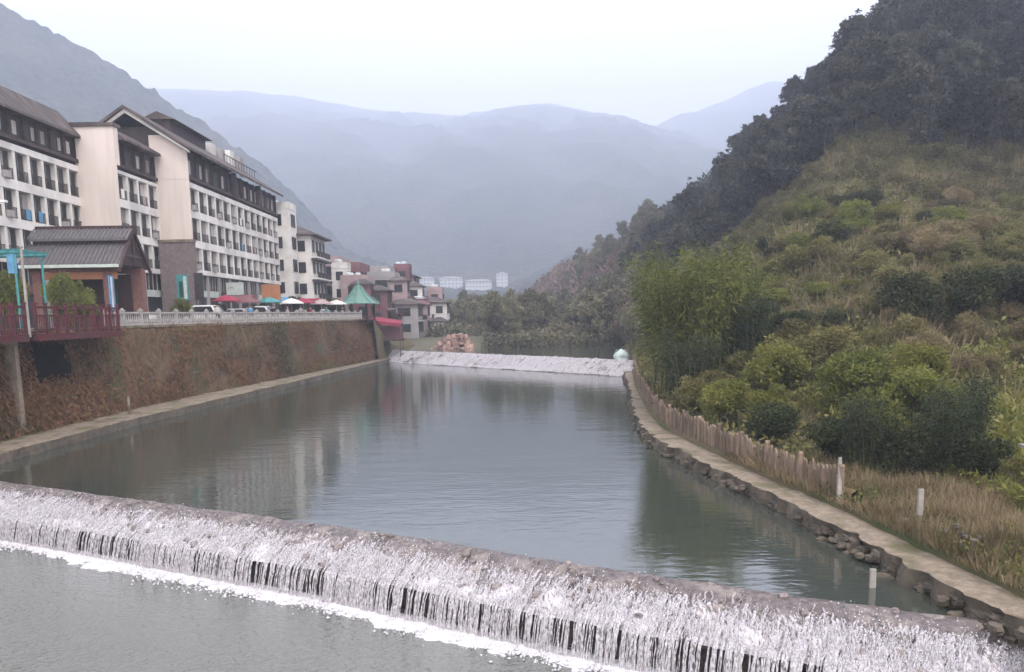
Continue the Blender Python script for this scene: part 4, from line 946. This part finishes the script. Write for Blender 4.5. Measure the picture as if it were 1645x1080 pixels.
def parasol(x, y, h, rad, m, label):
    o = empty('parasol', (x, y, PZ), label, 'parasol', 'parasols on the promenade'); MB().tube([(0, 0, 0), (0, 0, h)], .035, 6).build('pole', MT['greywood'], o)
    MB().lathe([(rad, h - .55), (rad * .98, h - .45), (rad * .5, h - .12), (.05, h + .08)], 8).build('canopy', MT[m], o); MB().lathe([(.28, 0), (.28, .12), (.1, .16)], 8).build('base', MT['concrete'], o)
for x, y, h, rd, m, l in ((-27.4, 83.6, 2.7, 1.4, 'red', 'red parasol before the dark navy sign'), (-26.8, 88.6, 2.6, 1.3, 'plaster_red', 'maroon parasol between the silver car and the orange sign'), (-26.6, 95.4, 2.7, 1.5, 'teal', 'teal parasol right of the person in black'),
                          (-24.9, 98.6, 2.6, 1.4, 'white', 'white parasol right of the orange sign'), (-24.6, 103.0, 2.7, 1.5, 'red', 'red parasol before the dark leafy trees'), (-23.4, 107.2, 2.6, 1.4, 'plaster_pink', 'pink parasol beside the pale car'), (-22.6, 112.6, 2.6, 1.4, 'white', 'white parasol nearest the green pavilion')):
    parasol(x, y, h, rd, m, l)
def stall(x, y, m, label):
    o = empty('market_stall', (x, y, PZ), label, 'stall', 'stalls on the promenade')
    for a in (-1.1, 1.1):
        for b in (-.9, .9): MB().tube([(a, b, 0), (a, b, 2.3)], .04, 6).build('post', MT['darkmetal'], o)
    MB().prism([(-1.2, 2.2), (1.2, 2.2), (1.2, 2.3), (0, 2.9), (-1.2, 2.3)], 'x', -1.4, 1.4).build('canopy', MT[m], o)
    MB().box(-1.1, 1.1, -.8, -.2, .7, .85).build('counter', MT['brownwood'], o); MB().box(-1.05, 1.05, -.75, -.25, 0, .7).build('front', MT['plaster_red'], o)
    for k in range(5): MB().box(-.95 + k * .4, -.65 + k * .4, -.7, -.35, .85, 1.05 + .06 * (k % 3)).build('crate', MT[('orange', 'teal', 'palesign', 'red', 'brickred')[k]], o)
for x, y, m, l in ((-28.2, 90.4, 'plaster_red', 'maroon canopied stall below the pale shop sign'), (-27.4, 101.6, 'blue', 'blue canopied stall past the orange sign'), (-26.0, 111.5, 'red', 'red canopied stall before the white balconied house'), (-24.4, 118.6, 'orange', 'orange canopied stall behind the green pavilion')):
    stall(x, y, m, l)
# ------------------------------------------------------------------ people
def person(label, x, y, rz, top, legs, pose=0):
    me = bpy.data.meshes.new('person')
    J = [(0, 0, .93), (0, 0, 1.12), (0, 0, 1.34), (0, .0, 1.47), (0, .015, 1.56), (0, .02, 1.68),
         (.1, 0, .88), (.12, .03 + pose, .48), (.13, -.02 + pose, .08), (.13, .12 + pose, .04),
         (-.1, 0, .88), (-.12, .03 - pose, .48), (-.13, -.02 - pose, .08), (-.13, .12 - pose, .04),
         (.19, 0, 1.4), (.25, -.02, 1.12), (.26, .08, .88), (.26, .12, .78), (-.19, 0, 1.4), (-.25, -.02, 1.12), (-.26, .08, .88), (-.26, .12, .78)]
    E_ = [(0, 1), (1, 2), (2, 3), (3, 4), (4, 5), (0, 6), (6, 7), (7, 8), (8, 9), (0, 10), (10, 11), (11, 12), (12, 13), (2, 14), (14, 15), (15, 16), (16, 17), (2, 18), (18, 19), (19, 20), (20, 21)]
    R_ = [.15, .14, .16, .07, .06, .105, .1, .065, .045, .04, .1, .065, .045, .04, .075, .055, .04, .03, .075, .055, .04, .03]
    me.from_pydata(J, E_, []); o = place('person', me, None, (x, y, PZ), rz); tag(o, label, 'person')
    m = o.modifiers.new('skin', 'SKIN'); sv = me.skin_vertices[0].data
    for v, q in zip(sv, R_): v.radius = (q, q * .82)
    sv[0].use_root = True
    o.modifiers.new('sub', 'SUBSURF').levels = 1
    dg = bpy.context.evaluated_depsgraph_get(); ev = bpy.data.meshes.new_from_object(o.evaluated_get(dg)); o.modifiers.clear(); o.data = ev
    ev.materials.clear()
    for mm in (top, legs, MT['skin']): ev.materials.append(mm)
    for p in ev.polygons:
        z = p.center.z; hand = abs(p.center.x) > .2 and z < .86
        p.material_index = 2 if (z > 1.47 or hand) else (1 if z < .93 else 0)
        p.use_smooth = True
    h = MB(); h.lathe([(.11, -.02), (.118, .05), (.1, .11), (.05, .15)], 10, (0, -.01, 1.68)); h.build('hair', MT['hair'], o, smooth=True)
    MB().add([(-.02, .1, 1.66), (.02, .1, 1.66), (0, .135, 1.64), (0, .1, 1.7)], [(0, 2, 3), (2, 1, 3), (0, 1, 2)]).build('nose', MT['skin'], o)
person('person in black standing below the orange sign', -24.5, 89.3, math.radians(200), MT['blackcloth'], MT['blackcloth'])
person('person in a red top walking past the dark trees', -23.2, 100.5, math.radians(160), MT['red'], MT['jeans'], .12)

for x, y, rz, t_, l_, ps, lb in ((-25.6, 75.5, 2.9, 'white', 'jeans', .1, 'person in a white top left of the teal shop sign'), (-25.3, 84.2, 3.6, 'blue', 'blackcloth', .14, 'person in a blue top by the red parasol'), (-24.2, 94.0, 2.6, 'plaster_red', 'jeans', .1, 'person in maroon by the teal parasol'),
                            (-23.5, 97.0, 3.3, 'plaster_grey', 'blackcloth', 0, 'person in grey beside the white parasol'), (-22.4, 105.5, 3.0, 'teal', 'jeans', .12, 'person in teal by the dark leafy trees'), (-21.6, 111.5, 2.8, 'blackcloth', 'jeans', .1, 'person in a dark top near the green pavilion')):
    person(lb, x, y, rz, MT[t_], MT[l_], ps)
# ------------------------------------------------------------------ green-roofed pavilion and awning at the end of the wall
o = empty('green_pavilion', (-21.2, 121.5, PZ - .2), 'small pavilion with flared green tiled roof at the end of the wall', 'pavilion')
mb = MB(); R_ = [(2.9, 2.45), (2.3, 2.75), (1.5, 3.4), (.75, 4.3), (.35, 4.9), (.12, 5.1)]
mb.lathe(R_, 8); rf = mb.build('roof', MT['greenroof'], o); MB().lathe([(.1, 0), (.22, .2), (.1, .45), (.04, .8)], 8).build('finial', MT['greenroof'], rf, (0, 0, 5.05))
for k in range(8):
    a = k * math.pi / 4; MB().tube([(2.92 * math.cos(a), 2.92 * math.sin(a), 2.6), (1.5 * math.cos(a), 1.5 * math.sin(a), 3.46), (.4 * math.cos(a), .4 * math.sin(a), 4.92)], .08, 5).build('ridge', MT['greenroof'], rf)
for k in range(6):
    a = k * math.pi / 3 + .2; MB().tube([(2.1 * math.cos(a), 2.1 * math.sin(a), -4), (2.1 * math.cos(a), 2.1 * math.sin(a), 2.6)], .13, 8).build('column', MT['darkwood'], o)
MB().lathe([(2.4, -.15), (2.5, 0), (2.4, .12)], 12).build('floor', MT['darkwood'], o); MB().lathe([(2.3, .5), (2.36, .58), (2.3, .66)], 12).build('bench', MT['darkwood'], o)
o = empty('awning', (-17.6, 123.5, -2.2), 'red cloth awning on posts below the green pavilion', 'awning')
mb = MB(); mb.add([(-2.4, -1.2, 2.5), (2.0, -1.2, 2.0), (2.0, 2.2, 2.3), (-2.4, 2.2, 3.1), (-2.4, -1.2, 2.2), (2.0, -1.2, 1.5)], [(0, 1, 2, 3), (4, 5, 1, 0)]); mb.build('cloth', MT['red'], o)
for x in (-2.2, 1.9):
    for y in (-1.1, 2.1): MB().tube([(x, y, -3.4), (x, y, 2.1)], .06, 6).build('post', MT['darkmetal'], o)
MB().box(-2.4, 2.2, -.9, 2.2, -.5, -.3).build('platform', MT['darkwood'], o)
MB().box(-2.3, 2.0, .8, .95, -.3, 1.6).build('counter', MT['plaster_red'], o)

# salmon coloured stone pile beyond the weir
o = empty('stone_pile', (-9.0, 133, -4.7), 'pile of salmon coloured stone blocks on the bank beyond the weir', 'stone pile'); r = random.Random(9)
bm_ = []
for q in range(3):
    mb = MB().box(-.6, .6, -.45, .45, 0, .6); mb.v = [(a + r.uniform(-.12, .12), b + r.uniform(-.1, .1), d + r.uniform(-.08, .08)) for a, b, d in mb.v]; bm_.append(mb.mesh('block', MT['salmon']))
for lv in range(5):
    for k in range(7 - lv):
        for j in range(3):
            place('block', bm_[r.randrange(3)], o, ((k - (6 - lv) / 2) * 1.0 + lv * .25 + r.uniform(-.4, .4), j * .95 + lv * .15 - 1 + r.uniform(-.3, .3), lv * .5 - .1), 0, (r.uniform(.4, 1.05), r.uniform(.5, 1.0), r.uniform(.6, 1.2)), rot=(r.uniform(-.4, .4), r.uniform(-.4, .4), r.uniform(0, 3)))
# pale dome tent at the right end of the far weir
o = empty('dome_tent', (12.9, 99.5, -5.0), 'small pale green dome tent by the right end of the far weir', 'tent')
MB().lathe([(1.12, 0), (1.08, .85), (.95, 1.15), (.5, 1.5), (.08, 1.8)], 8).build('canopy', MT['tent'], o); MB().box(-.35, .35, -1.2, -1.1, .05, 1.0).build('door_flap', MT['blue_pale'] if 'blue_pale' in MT else MT['palesign'], o)
for k in range(7):
    a = k * 2 * math.pi / 7; MB().tube([(1.17 * math.cos(a), 1.17 * math.sin(a), 0), (1.17 * math.cos(a), 1.17 * math.sin(a), .9), (.66 * math.cos(a), .66 * math.sin(a), 1.72)], .03, 5).build('rib', MT['gauge'], o)

bpy.data.objects['dome_tent'].scale = (.8, .8, .85)
# water gauge posts on both banks
for (x, y, z, h, l) in ((-25.0, 55.5, KZ, 1.15, 'white gauge post at the foot of the retaining wall'), (10.45, 21.4, KZ, 1.35, 'white topped post on the dry bank past the end of the fence'), (8.35, 19.2, -6.3, 1.05, 'short pale post standing in the water by the weir')):
    o = empty('gauge_post', (x, y, z), l, 'post'); MB().box(-.05, .05, -.05, .05, -.3, h * .5).build('base', MT['concrete'], o); MB().box(-.065, .065, -.04, .04, h * .5, h).build('board', MT['greywood'], o)

# ------------------------------------------------------------------ picket fence along the right ledge
def build_fence():
    root = empty('picket_fence', (9.2, 50, KZ), 'weathered picket fence curving along the right bank ledge', 'fence'); off = Vector(root.location); r = random.Random(6)
    pk = []
    for q in range(5):
        w = r.uniform(.055, .085); h = r.uniform(1.0, 1.2); mb = MB(); mb.prism([(-w, -.2), (w, -.2), (w * .9, h - .06), (0, h + .04), (-w * .95, h - .08)], 'x', -.03, .03); pk.append(mb.mesh('picket', MT['fence']))
    post = MB(); post.box(-.065, .065, -.065, .065, -.3, 1.22); post.prism([(-.075, 1.22), (.075, 1.22), (0, 1.3)], 'x', -.075, .075); pme = post.mesh('post', MT['fence'])
    y = 25.4; k = 0; lastp = None
    fx = lambda y: interp(y, BANK_IN) + .05
    while y < 96:
        x = fx(y); dx = fx(y + .3) - fx(y - .3); a = math.atan2(-dx, .6)
        if k % 12 == 0:
            place('post', pme, root, Vector((x, y, KZ)) - off, a)
            if lastp:
                for zz in (.35, .85): MB().tube([Vector((lastp[0] + .06, lastp[1], KZ + zz)) - off, Vector((x + .06, y, KZ + zz)) - off], .035, 5).build('rail', MT['fence'], root)
            lastp = (x, y)
        else:
            place('picket', pk[r.randrange(5)], root, Vector((x, y, KZ)) - off, 0, (1, 1, r.uniform(.88, 1.08)), rot=(r.uniform(-.07, .07), r.uniform(-.05, .05), a + r.uniform(-.15, .15)))
        y += .21 if y < 60 else .33; k += 1
    # low rubble footing behind the pickets
    ys = np.arange(25, 97, .4); X = np.array([[fx(y) + d for d in (.1, .14, .3, .6)] for y in ys]); Z = np.array([[KZ - .1, KZ + .45, KZ + .6, KZ + .3]] * len(ys)); Yg = np.repeat(ys[:, None], 4, 1)
    Z[:, 1:] += fbm(Yg[:, 1:] * 1.6, X[:, 1:] * 3, 3, 3) * .3
    place('footing', grid_mesh('footing', X - off.x, Yg - off.y, Z - off.z, MT['earth']), root)
    # old leaning end brace
    MB().tube([Vector((9.85, 25.2, KZ - .1)) - off, Vector((9.95, 25.5, KZ + 1.5)) - off], [.08, .05], 6).build('brace', MT['greywood'], root)
build_fence()

# ------------------------------------------------------------------ rocks along the water's edge
r = random.Random(31); rk = []
for q in range(4):
    rr = random.Random(40 + q); mb = MB(); mb.lathe([(.12, -.3), (.34, -.2), (.4, 0), (.3, .17), (.12, .22)], 7); mb.v = [(a * rr.uniform(.75, 1.25), b * rr.uniform(.7, 1.2), c_ * rr.uniform(.8, 1.2)) for a, b, c_ in mb.v]; rk.append(mb.mesh('rock', MT['rock']))
for i in range(95):
    y = 14.5 + 34 * r.random() ** 1.4; x = interp(y, BANK_OUT) + r.uniform(-.3, .15); s = r.uniform(.15, .5); s = (s * r.uniform(.8, 1.6), s, s * r.uniform(.6, 1.1))
    o = place('rock', rk[i % 4], None, (x, y, r.uniform(-5.75, -5.45)), r.uniform(0, 6), s); tag(o, 'dark rock at the waterline below the right bank ledge', 'rock', 'rocks at the foot of the right ledge')
ld = bpy.data.objects['riverside_ledge']
for i in range(130):
    y = 14.2 + 32 * r.random() ** 1.3; sz_ = r.uniform(.45, .85)
    place('stone', rk[i % 4], ld, (interp(y, BANK_OUT) + r.uniform(.0, .14), y, r.uniform(-5.68, -5.42)), 0, (sz_ * .55, sz_, sz_ * .6), rot=(r.uniform(-.2, .2), r.uniform(-.2, .2), r.uniform(-.4, .4) + (3.14 if i % 2 else 0)))
for i in range(60):
    y = 15 + 13 * r.random(); x = interp(y, BANK_IN) + r.uniform(.1, 1.5); s = r.uniform(.15, .42)
    o = place('rock', rk[i % 4], None, (x, y, -5.0 + float(hill_h(x, y)) * 0 + r.uniform(-.08, .12)), r.uniform(0, 6), s); tag(o, 'small stone among dry grass above the right ledge', 'rock', 'stones among the dry grass')

# ------------------------------------------------------------------ vegetation
G = lambda x, y: float(hill_h(x, y))
VAR = {}
for q in range(3):
    VAR['bush_green', q] = bush_mesh('foliage', LM['green'], 100 + q, n=7500, L=.11, W=.055, nclump=34)
    VAR['bush_olive', q] = bush_mesh('foliage', LM['olive'], 110 + q, n=5000, L=.13, W=.06, nclump=34)
    VAR['bush_brown', q] = bush_mesh('foliage', LM['brown'], 120 + q, n=4200, L=.17, W=.04, up=.7, nclump=30)
    VAR['bush_yellow', q] = bush_mesh('foliage', LM['yellow'], 130 + q, n=7500, L=.11, W=.055, nclump=34)
    VAR['bamboo', q] = bamboo_mesh('foliage', LM['bamboo'], 140 + q)
    VAR['bamboo_dark', q] = bamboo_mesh('foliage', LM['bamboo_dark'], 150 + q, h=5, rad=2.2, per=230)
stem = MB()
for k in range(5): a = k * 1.256; stem.tube([(0, 0, -.2), (.15 * math.cos(a), .15 * math.sin(a), .4), (.45 * math.cos(a), .45 * math.sin(a), 1.1)], [.05, .035, .012], 5)
stem_me = stem.mesh('stem', MT['bark'])
def bush(kind, q, x, y, s, label, cat='bush', group=None, z=None, sz=None, name='bush'):
    o = empty(name, (x, y, (G(x, y) if z is None else z) - .08), label, cat, group, random.uniform(0, 6.3)); o.scale = (s, s, sz or s)
    if 'bamboo' in kind:
        a, b = VAR[kind, q]; place('foliage', a, o); place('culms', b, o)
    else:
        place('foliage', VAR[kind, q], o); place('stem', stem_me, o)
    return o
B_ = [  # big bank plants, single ones
 ('bamboo', 0, 9.9, 50.5, 1.5, 'tall yellow-green bamboo clump at the bend of the right bank'),
 ('bamboo', 1, 11.4, 48.5, 1.42, 'bushy bamboo clump just right of the tallest one'),
 ('bamboo', 2, 10.4, 55.5, 1.5, 'bamboo clump behind the tallest one at the river bend'),
 ('bamboo', 1, 11.4, 62, 1.2, 'bamboo clump farther along the bank towards the weir'),
 ('bamboo', 0, 12.6, 71, .85, 'small bamboo clump between the river bend and the tent'),
 ('bamboo', 2, 13.4, 52, 1.05, 'bamboo clump on the slope behind the river bend'),
 ('bamboo_dark', 0, 13.0, 47.8, .95, 'dark green bamboo clump at the right of the yellow-green ones'),
 ('bamboo_dark', 1, 9.5, 45.6, .85, 'low dark bamboo right behind the fence bend'),
 ('bush_yellow', 0, 10.1, 40.0, 1.35, 'rounded yellow-green bush right behind the fence middle'),
 ('bush_yellow', 1, 11.9, 38.6, 1.25, 'yellow-green bush second along the fence'),
 ('bush_yellow', 2, 13.0, 42.0, 1.6, 'taller yellow-green bush behind the fence bushes'),
 ('bush_olive', 0, 9.4, 43.6, 1.1, 'olive bush low behind the fence bend'),
 ('bush_green', 0, 11.1, 35.6, 1.2, 'dark green bush hanging over the fence'),
 ('bamboo_dark', 2, 12.9, 30.4, .62, 'large dark leafy thicket behind the end of the fence'),
 ('bamboo_dark', 0, 15.0, 29.2, .64, 'large dark leafy thicket behind the white topped post'),
 ('bamboo_dark', 1, 16.6, 30.8, .62, 'dark thicket at the right end of the bank row'),
 ('bush_green', 1, 13.9, 29.2, 1.2, 'dense dark bush at the foot of the large thicket'),
 ('bush_green', 2, 15.9, 28.6, 1.1, 'dense dark bush right of the white topped post'),
 ('bush_green', 0, 12.3, 32.2, 1.2, 'dark bush left of the large thicket'),
 ('bush_yellow', 1, 14.2, 33.6, 1.5, 'yellow-green bush top showing over the dark thicket'),
 ('bush_yellow', 2, 16.4, 34.6, 1.5, 'yellow-green bush behind the right part of the thicket'),
 ('bush_yellow', 0, 15.2, 38.0, 1.6, 'yellow-green bush in the middle of the lower slope'),
 ('bush_yellow', 2, 17.8, 37.5, 1.4, 'bright bush below the grass strip'),
 ('bush_green', 1, 23.5, 50.5, 1.9, 'broad dark green bush, leftmost of the upper dark row'),
 ('bush_green', 2, 27.0, 50.0, 2.0, 'broad dark green bush in the middle of the upper dark row'),
 ('bush_green', 0, 30.2, 50.8, 2.0, 'broad dark green bush, rightmost of the upper dark row'),
 ('bush_yellow', 1, 18.0, 27.6, .9, 'small yellow bush at the right photo edge by the pale slab'),
 ('bush_olive', 2, 16.6, 25.0, .8, 'olive bush at the right photo edge above the dry grass'),
]
random.seed(21)
for k, q, x, y, s, l in B_: bush(k, q, x, y, s, l, 'bamboo' if 'bamboo' in k else 'bush', name='bamboo_clump' if 'bamboo' in k else 'bush')

# shrubs over the middle slope
def scatter(n, yr, dmin, ok):
    pts = []; tries = 0
    while len(pts) < n and tries < n * 60:
        tries += 1; y = random.uniform(*yr); s = random.uniform(0, 70) ** 1.0; x = interp(y, BANK_IN) + s
        if x > .66 * y + 4 or not ok(x, y, s): continue
        if any((x - a) ** 2 + (y - b) ** 2 < dmin * dmin for a, b in pts): continue
        pts.append((x, y))
    return pts
SH = scatter(520, (42, 132), 1.7, lambda x, y, s: s > 2.5 and y < 130 - (x - 18) * .72 and not (48 < y < 51 and x < 22) and not (43.5 < y < 46.5 and x > 22))
lab = {'bush_olive': 'olive shrub among many on the overgrown middle slope', 'bush_brown': 'dry brownish shrub on the overgrown middle slope', 'bush_yellow': 'yellow-green shrub on the overgrown middle slope', 'bush_green': 'dark green shrub on the overgrown middle slope'}
SH.sort(key=lambda p: p[1]); FAR = SH[290:]; SH = SH[:290]
for i, (x, y) in enumerate(SH):
    v = float(fbm(np.array([x * .12]), np.array([y * .12]), 201, 3)[0]) + random.gauss(0, .12)
    k = 'bush_brown' if v > .24 else 'bush_olive' if v > -.2 else ('bush_yellow' if random.random() < .45 else 'bush_green')
    s = .7 + 1.1 * random.random() ** 1.8; bush(k, i % 3, x, y, s, lab[k], 'shrub', k.split('_')[1] + ' shrubs on the middle slope', sz=s * random.uniform(.5, .95), name='shrub')

r_ = np.random.default_rng(88); cl = []
for (x, y) in FAR:
    s = .7 + 1.1 * random.random() ** 1.8; z = G(x, y)
    for k in range(9): a = random.uniform(0, 6.3); q = s * .75 * math.sqrt(random.random()); cl.append((x + q * math.cos(a), y + q * math.sin(a), z + s * random.uniform(.25, 1.0), s * random.uniform(.28, .5)))
V, Q, RR = clump_leaves(cl, 130000, .24, .12, r=r_)
tag(place('far_shrubs', quick_mesh('far_shrubs', V, Q, LM['olive'], RR)), 'far olive scrub merging into one mass below the dark wood', 'scrub', kind='stuff')
# dark forest on the upper slope
TR = []
for q in range(4):
    kind = 'broad' if q < 3 else 'cone'; h = [9.5, 11, 8.5, 12][q]
    cm, cl = crown_mesh('crown', LM['forest'], 300 + q, h, [3.0, 3.1, 3.3, 2.3][q], [2.2, 2.6, 1.6, 1.5][q], kind, n=4600, L=.5, W=.33)
    TR.append((cm, trunk_mesh('trunk', 310 + q, h, .16, cl)))
def tree(q, x, y, s, label, group, z=None, name='forest_tree', protos=TR):
    o = empty(name, (x, y, (G(x, y) if z is None else z) - .1), label, 'tree', group, random.uniform(0, 6.3)); w = s * random.uniform(.85, 1.15); o.scale = (w, w, s)
    place('crown', protos[q][0], o); place('trunk', protos[q][1], o)
random.seed(5)
FT = scatter(290, (95, 178), 3.7, lambda x, y, s: s > 8 and y > 128 - (x - 18) * .72)
for i, (x, y) in enumerate(FT): tree(random.choice((0, 1, 2, 2, 3)), x, y, random.uniform(.55, 1.15), 'dark tree in the dense wood covering the upper right hill', 'trees of the dark hillside wood')

# trees on the valley floor and along the far right bank
VT = []
for q in range(3):
    h = [6.5, 7.5, 5.5][q]; cm, cl = crown_mesh('crown', LM['willow'], 330 + q, h, [2.4, 2.2, 2.3][q], [1.2, 1.6, .8][q], 'broad', n=2600, L=.4, W=.25); VT.append((cm, trunk_mesh('trunk', 340 + q, h, .14, cl)))
VR = [(crown_mesh('crown', LM['russet'], 350 + q, [6, 7, 5][q], [2.4, 2.2, 2.5][q], [1.0, 1.4, .6][q], 'broad', n=2600, L=.4, W=.2)[0], VT[q][1]) for q in range(3)]
random.seed(8); n = 0; vt = []
while n < 150:
    y = 133 + 150 * random.random() ** 1.5; x = random.uniform(-16, .16 * y)
    if any((x - a) ** 2 + (y - b) ** 2 < 9 for a, b in vt): continue
    if x < -4 and y < 168: continue
    vt.append((x, y)); n += 1
    z = max(-5 + min(1, (y - 128) / 12) * 2.2 + max(0, y - 175) * .034, G(x, y) if x > interp(y, BANK_IN) + 1 else -9)
    tree(random.randrange(3), x, y, random.uniform(.7, 1.2), 'grey-green tree in the valley grove beyond the far weir', 'trees of the valley grove', z, 'valley_tree', VT)
for i in range(110):
    y = random.uniform(84, 225); x = interp(y, BANK_IN) + random.uniform(.8, 9 + max(0, y - 130) * .2)
    tree(random.randrange(3), x, y, random.uniform(.5, .8) + max(0, min(.4, (y - 110) * .012)), *(('reddish-brown bare tree on the far slope right of the valley grove', 'reddish-brown trees of the far slope', None, 'bank_tree', VR) if y > 125 and random.random() < .5 else ('loose olive tree on the right bank between the bamboo and the far weir', 'trees along the far right bank', None, 'bank_tree', VT)))

# promenade plants
for (k, q, x, y, s, sz, l) in (('bush_yellow', 0, -30.2, 58.4, 1.25, 2.1, 'yellow-green potted shrub before the pavilion, left one'), ('bush_yellow', 1, -28.8, 58.0, 1.1, 1.8, 'yellow-green shrub before the pavilion, right one'),
    ('bush_yellow', 2, -28.4, 74.5, .95, 1.25, 'small yellow-green tree before the stone base'), ('bush_green', 0, -28.2, 83.0, 1.0, 1.1, 'dark shrub under the pale shop sign'), ('bush_green', 1, -26.2, 104.5, 1.5, 1.7, 'dark leafy tree before the white balconied house'),
    ('bush_green', 2, -24.8, 108.5, 1.4, 1.6, 'dark leafy tree beside the person in red'), ('bush_green', 0, -23.6, 115.5, 1.4, 1.7, 'dark leafy tree next to the green pavilion'), ('bush_yellow', 0, -29.2, 50.3, 1.2, 2.0, 'bright green climber filling the turquoise pergola'), ('bush_green', 1, -27.6, 97, 1.0, 1.2, 'dark shrub beneath the orange sign')):
    bush(k, q, x, y, s, l, 'shrub', z=PZ + .1, sz=sz, name='promenade_shrub')

# grass and undergrowth: masses nobody could count
r = np.random.default_rng(55)
def hill_points(n, y0, y1, s0, s1):
    Y = y0 + (y1 - y0) * r.random(n); S = s0 + (s1 - s0) * r.random(n); X = np.interp(Y, [p[0] for p in BANK_IN], [p[1] for p in BANK_IN]) + S
    k = X < .68 * Y + 3; return X[k], Y[k]
X, Y = hill_points(46000, 13, 34, -.3, 9); P = np.stack([X, Y, hill_h(X, Y) - .03], 1)
tag(place('dry_grass', blades(P, .42, .035, .35, r, LM['drygrass'], 'dry_grass')), 'orange-brown dry grass on the low bank by the right ledge', 'grass', kind='stuff')
def brush(n, y0, y1, s0, s1, L_, W_, hgt, mat, name):
    X, Y = hill_points(n, y0, y1, s0, s1); n = len(X); P = np.stack([X, Y, hill_h(X, Y) + hgt * r.random(n) ** 1.5], 1)
    V, Q = leaf_quads(P, unit(n, r) + np.array([0, 0, .5]), L_ * (.5 + r.random(n)), W_ * (.6 + .8 * r.random(n)), r)
    rnd = np.clip(.5 + fbm(X * .3, Y * .3, 91, 3) * .9 + r.normal(size=n) * .2, 0, 1)
    return place(name, quick_mesh(name, V, Q, mat, np.repeat(rnd, 4)))
tag(brush(140000, 33, 128, .2, 58, .34, .14, .8, LM['olive'], 'undergrowth'), 'olive and brown undergrowth covering the middle slope', 'undergrowth', kind='stuff')
X = 19 + 22 * r.random(26000); Y = 43 + 6 * r.random(26000); P = np.stack([X, Y, hill_h(X, Y) - .03], 1)
tag(place('grass', blades(P, .35, .04, .3, r, LM['grass'], 'grass')), 'bright yellow-green grass strip on the lower slope', 'grass', kind='stuff')
tag(brush(60000, 118, 262, .6, 90, .9, .6, 1.6, LM['forest'], 'forest_floor'), 'dark brush filling the gaps of the hillside wood', 'undergrowth', kind='stuff')
tag(brush(26000, 150, 331, .2, 24, 1.3, .7, 2.2, LM['russet'], 'russet_scrub'), 'reddish-brown scrub on the far slope right of the valley', 'scrub', kind='stuff')
tag(brush(45000, 22, 47, 5.5, 24, .3, .1, .55, LM['yellow'], 'weeds'), 'yellow-green weeds on the lower slope at the right edge', 'weeds', kind='stuff')
n = 40000; Y = 131 + 120 * r.random(n) ** 1.6; X = -14 + (14 + .15 * Y) * r.random(n); kk = ~((X < -4) & (Y < 143)); X = X[kk]; Y = Y[kk]; n = len(X)
Zv = -5 + np.clip((Y - 128) / 12, 0, 1) * 2.2 + np.clip(Y - 175, 0, None) * .034
P = np.stack([X, Y, Zv + 1.9 * r.random(n) ** 1.4], 1); V, Q = leaf_quads(P, unit(n, r) + np.array([0, 0, .3]), .7 * (.5 + r.random(n)), .35, r)
tag(place('riverside_scrub', quick_mesh('riverside_scrub', V, Q, LM['willow'], np.repeat(np.clip(.45 + fbm(X * .2, Y * .2, 3, 3) + .15 * r.normal(size=n), 0, 1), 4))), 'grey-green scrub under the valley trees beyond the far weir', 'scrub', kind='stuff')
X, Y = hill_points(26000, 13, 34, -.2, 9.5); kk = fbm(X * .7, Y * .7, 37, 4) > .12; X = X[kk]; Y = Y[kk]; n = len(X)
P = np.stack([X, Y, hill_h(X, Y) + .45 * r.random(n) ** 1.5], 1); V, Q = leaf_quads(P, unit(n, r) + np.array([0, 0, .8]), .13 * (.5 + r.random(n)), .06, r)
tag(place('bank_weeds', quick_mesh('bank_weeds', V, Q, LM['grass'], np.repeat(r.random(n), 4))), 'patches of green weeds among the dry grass on the low bank', 'weeds', kind='stuff')
X, Y = hill_points(60000, 40, 118, 3, 56); kk = fbm(X * .13, Y * .13, 67, 4) > .02; X = X[kk]; Y = Y[kk]; P = np.stack([X, Y, hill_h(X, Y) - .05], 1)
tag(place('straw_grass', blades(P, 1.25, .07, .4, r, LM['drygrass'], 'straw_grass')), 'pale straw coloured tall grass in patches over the middle slope', 'grass', kind='stuff')
# pale slab and path
mb = MB()
mb.add([(13.2, 48.6, 0), (22.5, 48.6, 0), (23, 50.2, 0), (13.4, 50.2, 0)], [(0, 1, 2, 3)]); mb.v = [(a, b, G(a, b) + .25) for a, b, _ in mb.v]
tag(mb.build('footpath', MT['concrete']), kind='structure')
o = empty('stone_slab', (18.7, 28.2, -3.98), 'long pale stone slab at the right photo edge', 'slab'); MB().box(-1.6, 2.5, -.25, .25, 0, .1).build('top', MT['greywood'], o)
for x in (-1.2, 2.0): MB().box(x - .15, x + .15, -.2, .2, -.9, 0).build('leg', MT['concrete'], o)
